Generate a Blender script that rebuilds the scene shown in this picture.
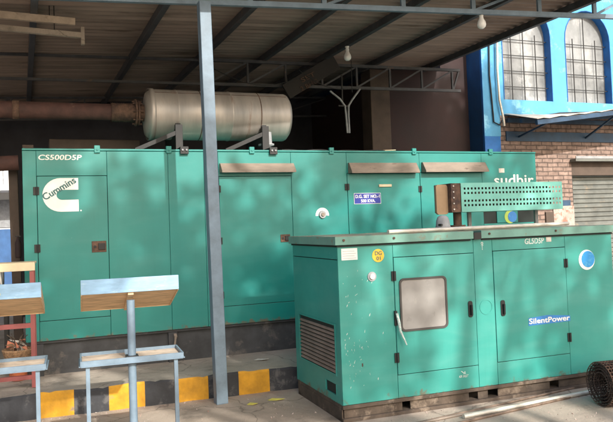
import bpy, bmesh, math, random
from mathutils import Vector, Matrix
random.seed(7)
scene = bpy.context.scene
for o in list(bpy.data.objects): bpy.data.objects.remove(o)
COL = scene.collection
R = math.radians
# ------------------------------------------------------------------ camera
F_PX, ROLL, PITCH, CY, EYE = 678.17, -0.036555, 0.037108, 200.0, 1.7
def cam_matrix():
    cr, sr, cp, sp = math.cos(ROLL), math.sin(ROLL), math.cos(PITCH), math.sin(PITCH)
    P = Matrix(((1,0,0),(0,cp,sp),(0,-sp,cp)))
    Q = Matrix(((cr,0,sr),(0,1,0),(-sr,0,cr)))
    return Q @ P                        # world -> (right, forward, up)
M = cam_matrix(); MI = M.transposed()
cd = bpy.data.cameras.new('camera'); cam = bpy.data.objects.new('camera', cd); COL.objects.link(cam)
cd.sensor_fit = 'HORIZONTAL'; cd.sensor_width = 36; cd.lens = 36*F_PX/613
cd.shift_y = -(211-CY)/613; cd.clip_end = 600; cd.clip_start = .05
rx, fw, up = MI @ Vector((1,0,0)), MI @ Vector((0,1,0)), MI @ Vector((0,0,1))
m4 = Matrix((rx, up, -fw)).transposed().to_4x4(); m4.translation = Vector((0,0,EYE))
cam.matrix_world = m4
scene.camera = cam
# ------------------------------------------------------------------ sky, sun, exposure
SUN = Vector((.436, -.727, .53)).normalized()
w = bpy.data.worlds.new('World'); scene.world = w; w.use_nodes = True
nt = w.node_tree; bg = nt.nodes['Background']; sky = nt.nodes.new('ShaderNodeTexSky')
sky.sky_type = 'NISHITA'; sky.sun_disc = False; sky.sun_elevation = math.asin(SUN.z)
sky.sun_rotation = math.atan2(SUN.x, SUN.y); sky.dust_density = 4; sky.air_density = 1.0
nt.links.new(sky.outputs[0], bg.inputs[0]); bg.inputs[1].default_value = .15
sl = bpy.data.lights.new('sun', 'SUN'); so = bpy.data.objects.new('sun', sl); COL.objects.link(so)
sl.energy = 3.2; sl.angle = R(.6); sl.color = (1, .95, .88)
so.rotation_euler = SUN.to_track_quat('Z', 'Y').to_euler(); so.location = (6, -8, 12)
vs = scene.view_settings; vs.view_transform = 'Standard'; vs.look = 'None'; vs.gamma = 1; vs.exposure = .88
vs.use_curve_mapping = False
# ------------------------------------------------------------------ frames measured in the photograph
def ray(u, v): return MI @ Vector(((u-306.5)/F_PX, 1, -(v-CY)/F_PX))
EYEP = Vector((0,0,EYE))
def on_z(u, v, z=0.0):
    d = ray(u, v); return EYEP + d*((z-EYE)/d.z)
class Frame:
    def __init__(s, o, yaw):
        s.o = Vector(o); s.yaw = yaw
        s.a = Vector((math.cos(yaw), math.sin(yaw), 0)); s.n = Vector((-math.sin(yaw), math.cos(yaw), 0))
    def at(s, u, v, y=0.0):
        d = ray(u, v); t = ((s.o-EYEP).dot(s.n)+y)/d.dot(s.n); q = EYEP + d*t - s.o
        return q.dot(s.a), q.z
    def w(s, x, y, z=0): return s.o + s.a*x + s.n*y + Vector((0,0,z))
BK = Frame((-1.543, 7.625, 0), .3786)
FR = Frame((1.551, 6.338, 0), .3558)
SH = Frame((-.96, 6.65, 0), .40)
KB = Frame((-2.57, 6.33, 0), .333)
ST = Frame((-1.32, 4.98, 0), .33)
# ------------------------------------------------------------------ materials
MATS = {}
def nmat(name):
    m = bpy.data.materials.new(name); m.use_nodes = True; n = m.node_tree
    return m, n, n.nodes['Principled BSDF']
def mat(name, col, rough=.6, metal=0, var=.15, scale=4, bump=.0, bscale=40, col2=None, spots=None, spot_amt=.5, spot_scale=6, streak=False, coat=0, stretch=None, wave=0):
    if name in MATS: return MATS[name]
    m, n, b = nmat(name); L = n.links.new; N = n.nodes.new
    tc = N('ShaderNodeTexCoord'); vec = tc.outputs['Object']
    mp = N('ShaderNodeMapping'); L(vec, mp.inputs[0])
    if stretch: mp.inputs['Scale'].default_value = stretch
    vec = mp.outputs[0]
    t = N('ShaderNodeTexNoise'); t.inputs['Scale'].default_value = scale; t.inputs['Detail'].default_value = 8; t.inputs['Roughness'].default_value = .62
    L(vec, t.inputs[0])
    cr = N('ShaderNodeValToRGB'); cr.color_ramp.elements[0].position = .32; cr.color_ramp.elements[1].position = .68
    c2 = col2 or tuple(c*(1-var*1.6) for c in col)
    c1 = tuple(min(1, c*(1+var*.5)) for c in col)
    cr.color_ramp.elements[0].color = (*c2, 1); cr.color_ramp.elements[1].color = (*c1, 1)
    L(t.outputs[0], cr.inputs[0]); out = cr.outputs[0]
    if spots:
        s = N('ShaderNodeTexNoise'); s.inputs['Scale'].default_value = spot_scale; s.inputs['Detail'].default_value = 10; s.inputs['Roughness'].default_value = .7
        L(vec, s.inputs[0]); r = N('ShaderNodeValToRGB'); a = .72-.3*spot_amt
        r.color_ramp.elements[0].position = a; r.color_ramp.elements[1].position = a+.09
        L(s.outputs[0], r.inputs[0]); mx = N('ShaderNodeMix'); mx.data_type = 'RGBA'
        L(r.outputs[0], mx.inputs[0]); L(out, mx.inputs[6]); mx.inputs[7].default_value = (*spots, 1); out = mx.outputs[2]
    L(out, b.inputs['Base Color'])
    rr = N('ShaderNodeMapRange'); rr.inputs[3].default_value = max(.05, rough-.12); rr.inputs[4].default_value = min(1, rough+.12)
    L(t.outputs[0], rr.inputs[0]); L(rr.outputs[0], b.inputs['Roughness'])
    b.inputs['Metallic'].default_value = metal
    if coat: b.inputs['Coat Weight'].default_value = coat
    h = None
    if bump:
        bt = N('ShaderNodeTexNoise'); bt.inputs['Scale'].default_value = bscale; bt.inputs['Detail'].default_value = 6; L(vec, bt.inputs[0])
        bp = N('ShaderNodeBump'); bp.inputs['Strength'].default_value = min(1, bump*10); bp.inputs['Distance'].default_value = .012
        L(bt.outputs[0], bp.inputs['Height']); h = bp
    if wave:
        bt = N('ShaderNodeTexNoise'); bt.inputs['Scale'].default_value = 1.6; bt.inputs['Detail'].default_value = 1; L(vec, bt.inputs[0])
        b2 = N('ShaderNodeBump'); b2.inputs['Strength'].default_value = 1; b2.inputs['Distance'].default_value = wave
        L(bt.outputs[0], b2.inputs['Height'])
        if h: L(h.outputs[0], b2.inputs['Normal'])
        h = b2
    if h: L(h.outputs[0], b.inputs['Normal'])
    MATS[name] = m; return m
def teal_paint(name, col, zlo, zhi, rough=.38, swathe_amt=.25):
    """aged sheet-metal paint: faded patches, scratches, chips and rust creeping up from the bottom rail"""
    m, n, b = nmat(name); L = n.links.new; N = n.nodes.new
    tc = N('ShaderNodeTexCoord'); vec = tc.outputs['Object']
    def noise(sc, det=6, ro=.6, v=vec, dist=0):
        t = N('ShaderNodeTexNoise'); t.inputs['Scale'].default_value = sc; t.inputs['Detail'].default_value = det; t.inputs['Roughness'].default_value = ro
        t.inputs['Distortion'].default_value = dist; L(v, t.inputs[0]); return t.outputs[0]
    def ramp(x, a, c, ca=(0,0,0,1), cc=(1,1,1,1)):
        r = N('ShaderNodeValToRGB'); r.color_ramp.elements[0].position = a; r.color_ramp.elements[1].position = c
        r.color_ramp.elements[0].color = ca; r.color_ramp.elements[1].color = cc; L(x, r.inputs[0]); return r.outputs[0]
    def mix(f, A, B):
        x = N('ShaderNodeMix'); x.data_type = 'RGBA'
        if isinstance(f, float): x.inputs[0].default_value = f
        else: L(f, x.inputs[0])
        L(A, x.inputs[6])
        if isinstance(B, tuple): x.inputs[7].default_value = (*B, 1)
        else: L(B, x.inputs[7])
        return x.outputs[2]
    def mul(a, k):
        x = N('ShaderNodeMath'); x.operation = 'MULTIPLY'; L(a, x.inputs[0])
        if isinstance(k, float): x.inputs[1].default_value = k
        else: L(k, x.inputs[1])
        return x.outputs[0]
    base = ramp(noise(1.3, 3), .3, .7, (*[c*.88 for c in col], 1), (*[min(1, c*1.1) for c in col], 1))
    # paler teal in soft slanting swathes
    mp = N('ShaderNodeMapping'); L(vec, mp.inputs[0]); mp.inputs['Rotation'].default_value = (0, R(-38), 0); mp.inputs['Scale'].default_value = (.9, 1, 3.2)
    pale_swathe = mul(ramp(noise(1.5, 7, .6, mp.outputs[0], .5), .46, .8), swathe_amt)
    base = mix(pale_swathe, base, (.25, .45, .40))
    # fine vertical run marks
    mp2 = N('ShaderNodeMapping'); L(vec, mp2.inputs[0]); mp2.inputs['Scale'].default_value = (30, 30, 1.2)
    base = mix(mul(ramp(noise(1.0, 4, .6, mp2.outputs[0]), .55, .85), .16), base, tuple(c*.5 for c in col))
    # white scratches
    mp3 = N('ShaderNodeMapping'); L(vec, mp3.inputs[0]); mp3.inputs['Rotation'].default_value = (0, .6, 0); mp3.inputs['Scale'].default_value = (7, 1, 22)
    base = mix(mul(ramp(noise(3.5, 9, .75, mp3.outputs[0]), .66, .70), .75), base, (.5, .6, .55))
    # rust rising from the bottom edge
    sx = N('ShaderNodeSeparateXYZ'); L(vec, sx.inputs[0])
    mr = N('ShaderNodeMapRange'); L(sx.outputs[2], mr.inputs[0]); mr.inputs[1].default_value = zlo; mr.inputs[2].default_value = zlo+.10; mr.inputs[3].default_value = .24; mr.inputs[4].default_value = 0
    ad = N('ShaderNodeMath'); ad.operation = 'ADD'; L(noise(9, 9, .72), ad.inputs[0]); L(mr.outputs[0], ad.inputs[1])
    rust = ramp(ad.outputs[0], .70, .80)
    base = mix(mul(rust, .8), base, (.13, .085, .05))
    chips = ramp(noise(26, 6, .7), .77, .79)
    base = mix(mul(chips, .8), base, (.10, .07, .05))
    L(base, b.inputs['Base Color'])
    mr2 = N('ShaderNodeMapRange'); L(noise(3, 5), mr2.inputs[0]); mr2.inputs[3].default_value = rough-.1; mr2.inputs[4].default_value = rough+.18
    L(mr2.outputs[0], b.inputs['Roughness'])
    b1 = N('ShaderNodeBump'); b1.inputs['Strength'].default_value = 1; b1.inputs['Distance'].default_value = .007; L(noise(.9, 0), b1.inputs['Height'])
    b2 = N('ShaderNodeBump'); b2.inputs['Strength'].default_value = .25; b2.inputs['Distance'].default_value = .001; L(noise(60, 4), b2.inputs['Height']); L(b1.outputs[0], b2.inputs['Normal'])
    L(b2.outputs[0], b.inputs['Normal'])
    return m
TEAL = teal_paint('teal_paint', (.006, .190, .168), .587, 2.6, swathe_amt=.08)
TEAL2 = teal_paint('faded_teal_paint', (.032, .262, .222), .14, 1.55, rough=.40, swathe_amt=.16)
TEALROOF = mat('dusty_teal_lid', (.10, .28, .22), .65, spots=(.30, .24, .17), spot_amt=.95, spot_scale=5, bump=.01)
TEAL3 = mat('chalky_teal_lip', (.15, .31, .255), .65, spots=(.20, .15, .10), spot_amt=.5, spot_scale=7, bump=.005)
GUARD = mat('pale_teal_sheet', (.16, .47, .40), .45, spots=(.40, .42, .33), spot_amt=.35, spot_scale=8)
GASKET = mat('gasket', (.012, .02, .018), .8)
BLACK = mat('black_metal', (.012, .012, .012), .6, spots=(.035, .026, .022), spot_amt=.4, spot_scale=30)
RUSTY = mat('rusty_iron', (.13, .075, .05), .85, var=.4, scale=14, bump=.03, spots=(.05, .03, .025), spot_amt=.7)
PIPE = mat('red_brown_pipe', (.085, .04, .032), .8, var=.3, scale=8, bump=.02, spots=(.16, .11, .08), spot_amt=.4)
SKID = mat('muddy_channel_iron', (.09, .066, .048), .85, var=.35, scale=7, bump=.03, spots=(.20, .155, .115), spot_amt=.6, spot_scale=4)
DARKSKID = mat('dark_base_frame', (.05, .052, .055), .8, var=.3, scale=5, spots=(.11, .10, .09), spot_amt=.55, spot_scale=3)
BEIGE = mat('dusty_hood_paint', (.235, .19, .15), .7, var=.18, scale=4, spots=(.12, .09, .07), spot_amt=.4, spot_scale=4, stretch=(1, 1, 4))
WHITE = mat('white_paint', (.78, .78, .74), .5, var=.08)
WORN = mat('worn_white', (.62, .68, .64), .6, var=.2, scale=30, spots=(.15, .4, .34), spot_amt=.7, spot_scale=60)
LOGOINK = mat('logo_dark_teal', (.02, .13, .13), .5)
BLUEINK = mat('sign_blue', (.02, .035, .30), .45, var=.1)
SKYBLUE = mat('label_blue', (.03, .19, .50), .5, spots=(.25, .45, .6), spot_amt=.45, spot_scale=25)
YELLOW = mat('sticker_yellow', (.75, .46, .04), .55, spots=(.4, .22, .03), spot_amt=.3, spot_scale=30)
LIME = mat('sticker_lime', (.40, .55, .10), .55)
STEEL = mat('galvanised_steel', (.34, .31, .27), .38, metal=.75, var=.25, scale=3, spots=(.20, .12, .08), spot_amt=.35, spot_scale=3, stretch=(.6, 3, 3))
SILENCER = mat('stained_stainless', (.52, .475, .42), .46, metal=.5, var=.16, scale=3, spots=(.36, .26, .20), spot_amt=.45, spot_scale=1.5, stretch=(2.6, .5, .5), bump=.004, bscale=12)
BLUEGREY = mat('blue_grey_paint', (.15, .215, .275), .5, var=.18, scale=7, spots=(.10, .075, .06), spot_amt=.22, spot_scale=11, bump=.01)
TRAYBLUE = mat('pale_blue_enamel', (.24, .41, .58), .5, var=.12, scale=10, spots=(.33, .48, .6), spot_amt=.5, spot_scale=14, stretch=(1, 1, 4))
TRUSS = mat('dark_steel_section', (.06, .063, .07), .6, var=.3, scale=5, spots=(.12, .08, .06), spot_amt=.45, spot_scale=7)
PLY = mat('plywood', (.72, .50, .29), .7, var=.3, scale=5, stretch=(1.2, 8, 8), bump=.01, spots=(.45, .29, .16), spot_amt=.35, spot_scale=9)
SAND = mat('dusty_board', (.50, .42, .33), .85, var=.2, scale=8, spots=(.3, .24, .18), spot_amt=.5)
CREAM = mat('cream_board', (.66, .54, .36), .65, var=.08, scale=9)
REDP = mat('red_oxide_paint', (.27, .07, .065), .55, var=.2, spots=(.12, .05, .04), spot_amt=.3, spot_scale=20)
GLASS = mat('dusty_pane', (.28, .27, .255), .3, var=.10, scale=5, spots=(.36, .34, .31), spot_amt=.5, spot_scale=5)
PANE = mat('grimy_pane', (.27, .28, .28), .2, var=.4, scale=1.1, spots=(.36, .36, .355), spot_amt=.6, spot_scale=2.2)
CLAY = mat('terracotta', (.52, .15, .06), .8, var=.25, scale=12, bump=.01)
WICKER = mat('wicker', (.36, .22, .12), .85, var=.4, scale=40, bump=.04, bscale=80)
PAPER = mat('paper', (.66, .62, .55), .8, var=.2, scale=20)
LEAFY = mat('yellow_scrap', (.70, .62, .12), .7)
ALU = mat('pale_pipe', (.62, .58, .50), .45, metal=.3, var=.15, scale=9, stretch=(.5, 6, 6), spots=(.35, .26, .18), spot_amt=.4, spot_scale=6)
RODM = mat('rusty_bar', (.20, .14, .10), .7, var=.35, scale=10)
BULB = mat('opal_bulb', (.80, .80, .77), .25, var=.03)
MAROON = mat('maroon_wall', (.026, .012, .012), .8, var=.3, scale=2, bump=.01)
PILLAR = mat('brown_column', (.085, .062, .048), .85, var=.25, scale=3, bump=.02)
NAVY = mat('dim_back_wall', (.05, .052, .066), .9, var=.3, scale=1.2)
LBLUE = mat('sky_blue_wall', (.075, .31, .54), .7, var=.14, scale=2.5, bump=.01, bscale=25, spots=(.22, .52, .70), spot_amt=.6, spot_scale=1.6)
DBLUE = mat('deep_blue_trim_and_shade', (.01, .12, .38), .65, var=.2, scale=4, bump=.01)
TINBLUE = mat('blue_awning_steel', (.02, .06, .12), .55, var=.3)
SHUTTER = mat('grey_shutter', (.17, .18, .165), .5, metal=.3, var=.2, scale=3, spots=(.24, .20, .15), spot_amt=.5, spot_scale=4)
PLASTER = mat('old_plaster', (.42, .35, .31), .9, var=.2, scale=5, spots=(.28, .15, .11), spot_amt=.7, spot_scale=9, bump=.03)
WHITEWALL = mat('white_wall', (.78, .78, .76), .8, var=.06, scale=2)
GREY = mat('grey_casting', (.30, .31, .32), .6, var=.2, scale=12)
DARK = mat('opening_black', (.008, .009, .009), .8)
def concrete(name, a, c, blot, sc=1.0, bump=.004):
    m, n, b = nmat(name); L = n.links.new; N = n.nodes.new
    tc = N('ShaderNodeTexCoord'); vec = tc.outputs['Object']
    def noise(s, d=8, r=.65):
        t = N('ShaderNodeTexNoise'); t.inputs['Scale'].default_value = s*sc; t.inputs['Detail'].default_value = d; t.inputs['Roughness'].default_value = r; L(vec, t.inputs[0]); return t.outputs[0]
    def ramp(x, p, q, ca, cc):
        r = N('ShaderNodeValToRGB'); r.color_ramp.elements[0].position = p; r.color_ramp.elements[1].position = q
        r.color_ramp.elements[0].color = (*ca, 1); r.color_ramp.elements[1].color = (*cc, 1); L(x, r.inputs[0]); return r.outputs[0]
    base = ramp(noise(.9), .33, .67, a, c)
    def mx(f, A, B, k=1.0):
        mm = N('ShaderNodeMath'); mm.operation = 'MULTIPLY'; L(f, mm.inputs[0]); mm.inputs[1].default_value = k
        x = N('ShaderNodeMix'); x.data_type = 'RGBA'; L(mm.outputs[0], x.inputs[0]); L(A, x.inputs[6]); x.inputs[7].default_value = (*B, 1); return x.outputs[2]
    base = mx(ramp(noise(2.7), .55, .72, (0,0,0), (1,1,1)), base, blot, .6)
    base = mx(ramp(noise(45, 4, .8), .58, .72, (0,0,0), (1,1,1)), base, tuple(x*1.5 for x in c), .4)
    base = mx(ramp(noise(70, 3, .8), .60, .70, (0,0,0), (1,1,1)), base, tuple(x*.4 for x in a), .6)
    vo = N('ShaderNodeTexVoronoi'); vo.feature = 'DISTANCE_TO_EDGE'; vo.inputs['Scale'].default_value = .9*sc
    base = mx(ramp(noise(1.3, 10, .7), .56, .66, (0,0,0), (1,1,1)), base, tuple(x*.55 for x in blot), .55)
    ns = N('ShaderNodeTexNoise'); ns.inputs['Scale'].default_value = 3; ns.inputs['Detail'].default_value = 6; L(vec, ns.inputs[0])
    vm = N('ShaderNodeMix'); vm.data_type = 'RGBA'; vm.inputs[0].default_value = .22; L(vec, vm.inputs[6]); L(ns.outputs[1], vm.inputs[7]); L(vm.outputs[2], vo.inputs[0])
    base = mx(ramp(vo.outputs[0], .0, .007, (1,1,1), (0,0,0)), base, tuple(x*.35 for x in a), .7)
    L(base, b.inputs['Base Color']); b.inputs['Roughness'].default_value = .92
    b1 = N('ShaderNodeBump'); b1.inputs['Distance'].default_value = .03; b1.inputs['Strength'].default_value = .6; L(noise(4), b1.inputs['Height'])
    b2 = N('ShaderNodeBump'); b2.inputs['Distance'].default_value = bump; b2.inputs['Strength'].default_value = .8; L(noise(60), b2.inputs['Height']); L(b1.outputs[0], b2.inputs['Normal'])
    L(b2.outputs[0], b.inputs['Normal']); return m
GROUND = concrete('dusty_ground', (.28, .225, .175), (.42, .35, .28), (.20, .16, .125))
PLINTHM = concrete('plinth_concrete', (.27, .235, .19), (.40, .35, .29), (.19, .165, .135), 1.4)
def painted_kerb(name, col, amt, under=(.22, .20, .18)):
    return mat(name, col, .8, var=.25, scale=5, bump=.05, bscale=18, spots=under, spot_amt=amt, spot_scale=5)
KYEL = painted_kerb('kerb_yellow', (.60, .30, .018), .45, (.25, .19, .12))
KBLK = painted_kerb('kerb_black', (.035, .037, .042), .62, (.095, .092, .09))
def brick_mat():
    m, n, b = nmat('painted_brick'); L = n.links.new; N = n.nodes.new
    tc = N('ShaderNodeTexCoord'); sp = N('ShaderNodeSeparateXYZ'); L(tc.outputs['Object'], sp.inputs[0]); cb = N('ShaderNodeCombineXYZ'); L(sp.outputs[0], cb.inputs[0]); L(sp.outputs[2], cb.inputs[1])
    ns = N('ShaderNodeTexNoise'); ns.inputs['Scale'].default_value = 6; ns.inputs['Detail'].default_value = 5; L(cb.outputs[0], ns.inputs[0])
    mx0 = N('ShaderNodeMix'); mx0.data_type = 'RGBA'; mx0.inputs[0].default_value = .035; L(cb.outputs[0], mx0.inputs[6]); L(ns.outputs[1], mx0.inputs[7])
    br = N('ShaderNodeTexBrick'); L(mx0.outputs[2], br.inputs[0]); br.inputs['Scale'].default_value = 1
    br.inputs['Brick Width'].default_value = .235; br.inputs['Row Height'].default_value = .08; br.inputs['Mortar Size'].default_value = .011; br.inputs['Mortar Smooth'].default_value = .3
    br.inputs['Color1'].default_value = (.28, .20, .165, 1); br.inputs['Color2'].default_value = (.235, .165, .135, 1); br.inputs['Mortar'].default_value = (.12, .088, .074, 1)
    n2 = N('ShaderNodeTexNoise'); n2.inputs['Scale'].default_value = 9; n2.inputs['Detail'].default_value = 8; L(cb.outputs[0], n2.inputs[0])
    r = N('ShaderNodeValToRGB'); r.color_ramp.elements[0].position = .3; r.color_ramp.elements[0].color = (.6,.6,.6,1); r.color_ramp.elements[1].position = .7; r.color_ramp.elements[1].color = (1.2,1.2,1.2,1); L(n2.outputs[0], r.inputs[0])
    mu = N('ShaderNodeMix'); mu.data_type = 'RGBA'; mu.blend_type = 'MULTIPLY'; mu.inputs[0].default_value = 1; L(br.outputs[0], mu.inputs[6]); L(r.outputs[0], mu.inputs[7])
    L(mu.outputs[2], b.inputs['Base Color']); b.inputs['Roughness'].default_value = .9
    bp = N('ShaderNodeBump'); bp.inputs['Distance'].default_value = .015; bp.invert = True; L(br.outputs['Fac'], bp.inputs['Height'])
    b2 = N('ShaderNodeBump'); b2.inputs['Distance'].default_value = .008; L(n2.outputs[0], b2.inputs['Height']); L(bp.outputs[0], b2.inputs['Normal']); L(b2.outputs[0], b.inputs['Normal'])
    return m
BRICK = brick_mat()
ROOFM = mat('weathered_roof_sheet', (.26, .205, .17), .8, var=.25, scale=1.5, spots=(.11, .08, .06), spot_amt=.5, spot_scale=1.2, stretch=(.5, 6, 1))
LEAF = mat('leaf', (.05, .10, .025), .6, var=.4, scale=2)
BARK = mat('bark', (.12, .09, .065), .9, var=.3, scale=8, bump=.05)
# ------------------------------------------------------------------ mesh helpers
class MB:
    def __init__(s): s.v = []; s.f = []; s.mi = []; s.sm = []
    def add(s, vs, fs, mi=0, smooth=False):
        k = len(s.v); s.v += [tuple(p) for p in vs]; s.f += [tuple(i+k for i in f) for f in fs]; s.mi += [mi]*len(fs); s.sm += [smooth]*len(fs); return s
    def box(s, x0, x1, y0, y1, z0, z1, mi=0):
        vs = [(x, y, z) for z in (z0, z1) for y in (y0, y1) for x in (x0, x1)]
        return s.add(vs, [(0,2,3,1),(4,5,7,6),(0,1,5,4),(2,6,7,3),(0,4,6,2),(1,3,7,5)], mi)
    def prism(s, poly, y0, y1, axis='y', mi=0):
        """extrude a closed outline; axis y: outline in (x,z); axis x: outline in (y,z); axis z: outline in (x,y)"""
        n = len(poly)
        def P(p, t): return {'y': (p[0], t, p[1]), 'x': (t, p[0], p[1]), 'z': (p[0], p[1], t)}[axis]
        vs = [P(p, y0) for p in poly]+[P(p, y1) for p in poly]
        return s.add(vs, [tuple(range(n)), tuple(range(2*n-1, n-1, -1))]+[(i, i+n, (i+1) % n+n, (i+1) % n) for i in range(n)], mi)
    def bar(s, p, q, wd, ht=None, mi=0, upv=(0,0,1)):
        p, q = Vector(p), Vector(q); ht = ht or wd; d = (q-p).normalized(); u = Vector(upv)
        if abs(d.dot(u)) > .99: u = Vector((0,1,0))
        a = d.cross(u).normalized()*wd/2; c = a.cross(d).normalized()*ht/2
        vs = [p-a-c, p+a-c, p+a+c, p-a+c, q-a-c, q+a-c, q+a+c, q-a+c]
        return s.add(vs, [(0,1,2,3),(7,6,5,4),(0,4,5,1),(1,5,6,2),(2,6,7,3),(3,7,4,0)], mi)
    def tube(s, path, r, seg=12, mi=0, caps=True):
        pts = [Vector(p) for p in path]; n = len(pts); rings = []; rad = r if isinstance(r, (list, tuple)) else [r]*n
        prev = None
        for i, p in enumerate(pts):
            d = (pts[min(i+1, n-1)]-pts[max(i-1, 0)]).normalized()
            if prev is None: u = d.cross(Vector((0,0,1)) if abs(d.z) < .9 else Vector((1,0,0))).normalized()
            else: u = (prev-d*prev.dot(d)).normalized()
            prev = u; v = d.cross(u)
            rings.append([p+(u*math.cos(t)+v*math.sin(t))*rad[i] for t in (2*math.pi*k/seg for k in range(seg))])
        vs = [q for rg in rings for q in rg]
        fs = [(i*seg+k, i*seg+(k+1) % seg, (i+1)*seg+(k+1) % seg, (i+1)*seg+k) for i in range(n-1) for k in range(seg)]
        s.add(vs, fs, mi, True)
        if caps: s.add(rings[0], [tuple(range(seg-1, -1, -1))], mi); s.add(rings[-1], [tuple(range(seg))], mi)
        return s
    def disc(s, cx, cz, r, y0, y1, seg=28, a0=0, a1=360, rin=0, mi=0):
        full = abs(a1-a0-360) < 1e-6
        ts = [R(a0+(a1-a0)*k/seg) for k in range(seg+(0 if full else 1))]
        o = [(cx+r*math.cos(t), cz+r*math.sin(t)) for t in ts]
        if rin:
            i = [(cx+rin*math.cos(t), cz+rin*math.sin(t)) for t in ts]; n = len(ts)
            vs = [(x, y0, z) for x, z in o]+[(x, y0, z) for x, z in i]+[(x, y1, z) for x, z in o]+[(x, y1, z) for x, z in i]
            fs = []
            for k in range(n if full else n-1):
                j = (k+1) % n; fs += [(k, j, n+j, n+k), (2*n+k, 3*n+k, 3*n+j, 2*n+j), (k, 2*n+k, 2*n+j, j), (n+k, n+j, 3*n+j, 3*n+k)]
            if not full: fs += [(0, n, 3*n, 2*n), (n-1, 3*n-1, 4*n-1, 2*n-1)]
            return s.add(vs, fs, mi)
        return s.prism(o, y0, y1, mi=mi)
    def lathe(s, prof, c=(0,0,0), axis='z', seg=24, mi=0):
        """prof: list of (radius, t) along the axis"""
        vs = []
        for r, t in prof:
            for k in range(seg):
                a = 2*math.pi*k/seg; x, y = r*math.cos(a), r*math.sin(a)
                v = {'z': (x, y, t), 'x': (t, x, y), 'y': (x, t, y)}[axis]; vs.append((v[0]+c[0], v[1]+c[1], v[2]+c[2]))
        fs = [(i*seg+k, i*seg+(k+1) % seg, (i+1)*seg+(k+1) % seg, (i+1)*seg+k) for i in range(len(prof)-1) for k in range(seg)]
        return s.add(vs, fs, mi, True)
    def build(s, name, mats, parent=None, bevel=0, label=None, auto=True):
        me = bpy.data.meshes.new(name); me.from_pydata(s.v, [], s.f)
        for m in (mats if isinstance(mats, (list, tuple)) else [mats]): me.materials.append(m)
        for p, mi, sm in zip(me.polygons, s.mi, s.sm): p.material_index = mi; p.use_smooth = sm
        bm = bmesh.new(); bm.from_mesh(me); bmesh.ops.recalc_face_normals(bm, faces=bm.faces); bm.to_mesh(me); bm.free()
        o = bpy.data.objects.new(name, me); COL.objects.link(o)
        if parent: o.parent = parent
        if bevel:
            b = o.modifiers.new('bevel', 'BEVEL'); b.width = bevel; b.segments = 2; b.limit_method = 'ANGLE'; b.angle_limit = R(40)
        if label: o['label'] = label
        return o
def thing(name, label, cat, loc=(0,0,0), rz=0, group=None):
    o = bpy.data.objects.new(name, None); COL.objects.link(o); o.empty_display_size = .2
    o.location = loc; o.rotation_euler = (0,0,rz); return tag(o, label, cat, group)
def tag(o, label, cat, group=None):
    o['label'] = label; o['category'] = cat
    if group: o['group'] = group
    return o
def struct(o): o['kind'] = 'structure'; return o
def copy_tree(o, parent=None):
    c = o.copy(); COL.objects.link(c)
    if parent: c.parent = parent
    for ch in [x for x in bpy.data.objects if x.parent == o]: copy_tree(ch, c)
    return c
def text(body, x0, x1, z0, z1, y, m, parent, name='lettering', ang=0, shear=0, bold=.03, th=.0015, label=None, stretch=True):
    cu = bpy.data.curves.new('t', 'FONT'); cu.body = body; cu.size = 1; cu.extrude = 0;  cu.shear = shear; cu.resolution_u = 3
    to = bpy.data.objects.new('t', cu); COL.objects.link(to)
    me = bpy.data.meshes.new_from_object(to.evaluated_get(bpy.context.evaluated_depsgraph_get()))
    bpy.data.objects.remove(to); bpy.data.curves.remove(cu)
    xs = [v.co.x for v in me.vertices]; ys = [v.co.y for v in me.vertices]
    ax, bx, ay, by = min(xs), max(xs), min(ys), max(ys)
    sx = (x1-x0)/(bx-ax); sy = (z1-z0)/(by-ay); ca, sa = math.cos(R(ang)), math.sin(R(ang)); cx, cz = (x0+x1)/2, (z0+z1)/2
    for v in me.vertices:
        px = (v.co.x-(ax+bx)/2)*sx; pz = (v.co.y-(ay+by)/2)*sy
        v.co = Vector((cx+px*ca-pz*sa, y, cz+px*sa+pz*ca))
    me.materials.clear(); me.materials.append(m)
    nv = len(me.vertices); vs0 = [v.co.copy() for v in me.vertices]; fs0 = [tuple(p.vertices) for p in me.polygons]
    hh = (z1-z0); k2 = bold*hh*.9
    offs = [(-k2, 0, 0), (k2, 0, -.0004), (0, k2*.6, -.0008), (0, -k2*.6, -.0012)]
    me.clear_geometry()
    me.from_pydata([(p.x+a, p.y+c, p.z+b) for a, b, c in offs for p in vs0], [], [tuple(i+nv*q for i in f) for q in range(4) for f in fs0])
    o = bpy.data.objects.new(name, me); COL.objects.link(o); o.parent = parent
    so_ = o.modifiers.new('t', 'SOLIDIFY'); so_.thickness = th; so_.offset = 0
    if label: o['label'] = label
    return o
def rrect(x0, x1, z0, z1, r, k=5):
    out = []
    for cx, cz, a in ((x1-r, z1-r, 0), (x0+r, z1-r, 90), (x0+r, z0+r, 180), (x1-r, z0+r, 270)):
        out += [(cx+r*math.cos(R(a+90*i/k)), cz+r*math.sin(R(a+90*i/k))) for i in range(k+1)]
    return out

# ------------------------------------------------------------------ setting: ground, plinth, kerb
g = MB(); g.add([(-150,-60,0),(150,-60,0),(150,260,0),(-150,260,0)], [(0,1,2,3)]); struct(g.build('ground', GROUND))
kx = lambda u, v: KB.at(u, v)[0]
pl = MB()
pl.box(-9, 9, .14, 12, -.3, .226)
o = struct(pl.build('plinth', PLINTHM, bevel=.01)); o.location = KB.o; o.rotation_euler.z = KB.yaw
edges = [-8.0] + [kx(u, v) for u, v in ((37,400),(74,400),(109,395),(145,393),(177,390))]
wd = edges[-1]-edges[-2]
edges += [kx(208.5,387), kx(238.7,384), kx(270,381), kx(302,378)]
e = edges[-1]
while e < 8: e += .36; edges.append(e)
first = edges[1]; k = 0; left = []
while first-.36*(k+1) > -7: k += 1; left.append(first-.36*k)
edges = sorted(left)+edges[1:]
start_black = (len(left)-1) % 2 == 0     # the block that ends at edges 37px is black
kb = MB()
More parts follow.
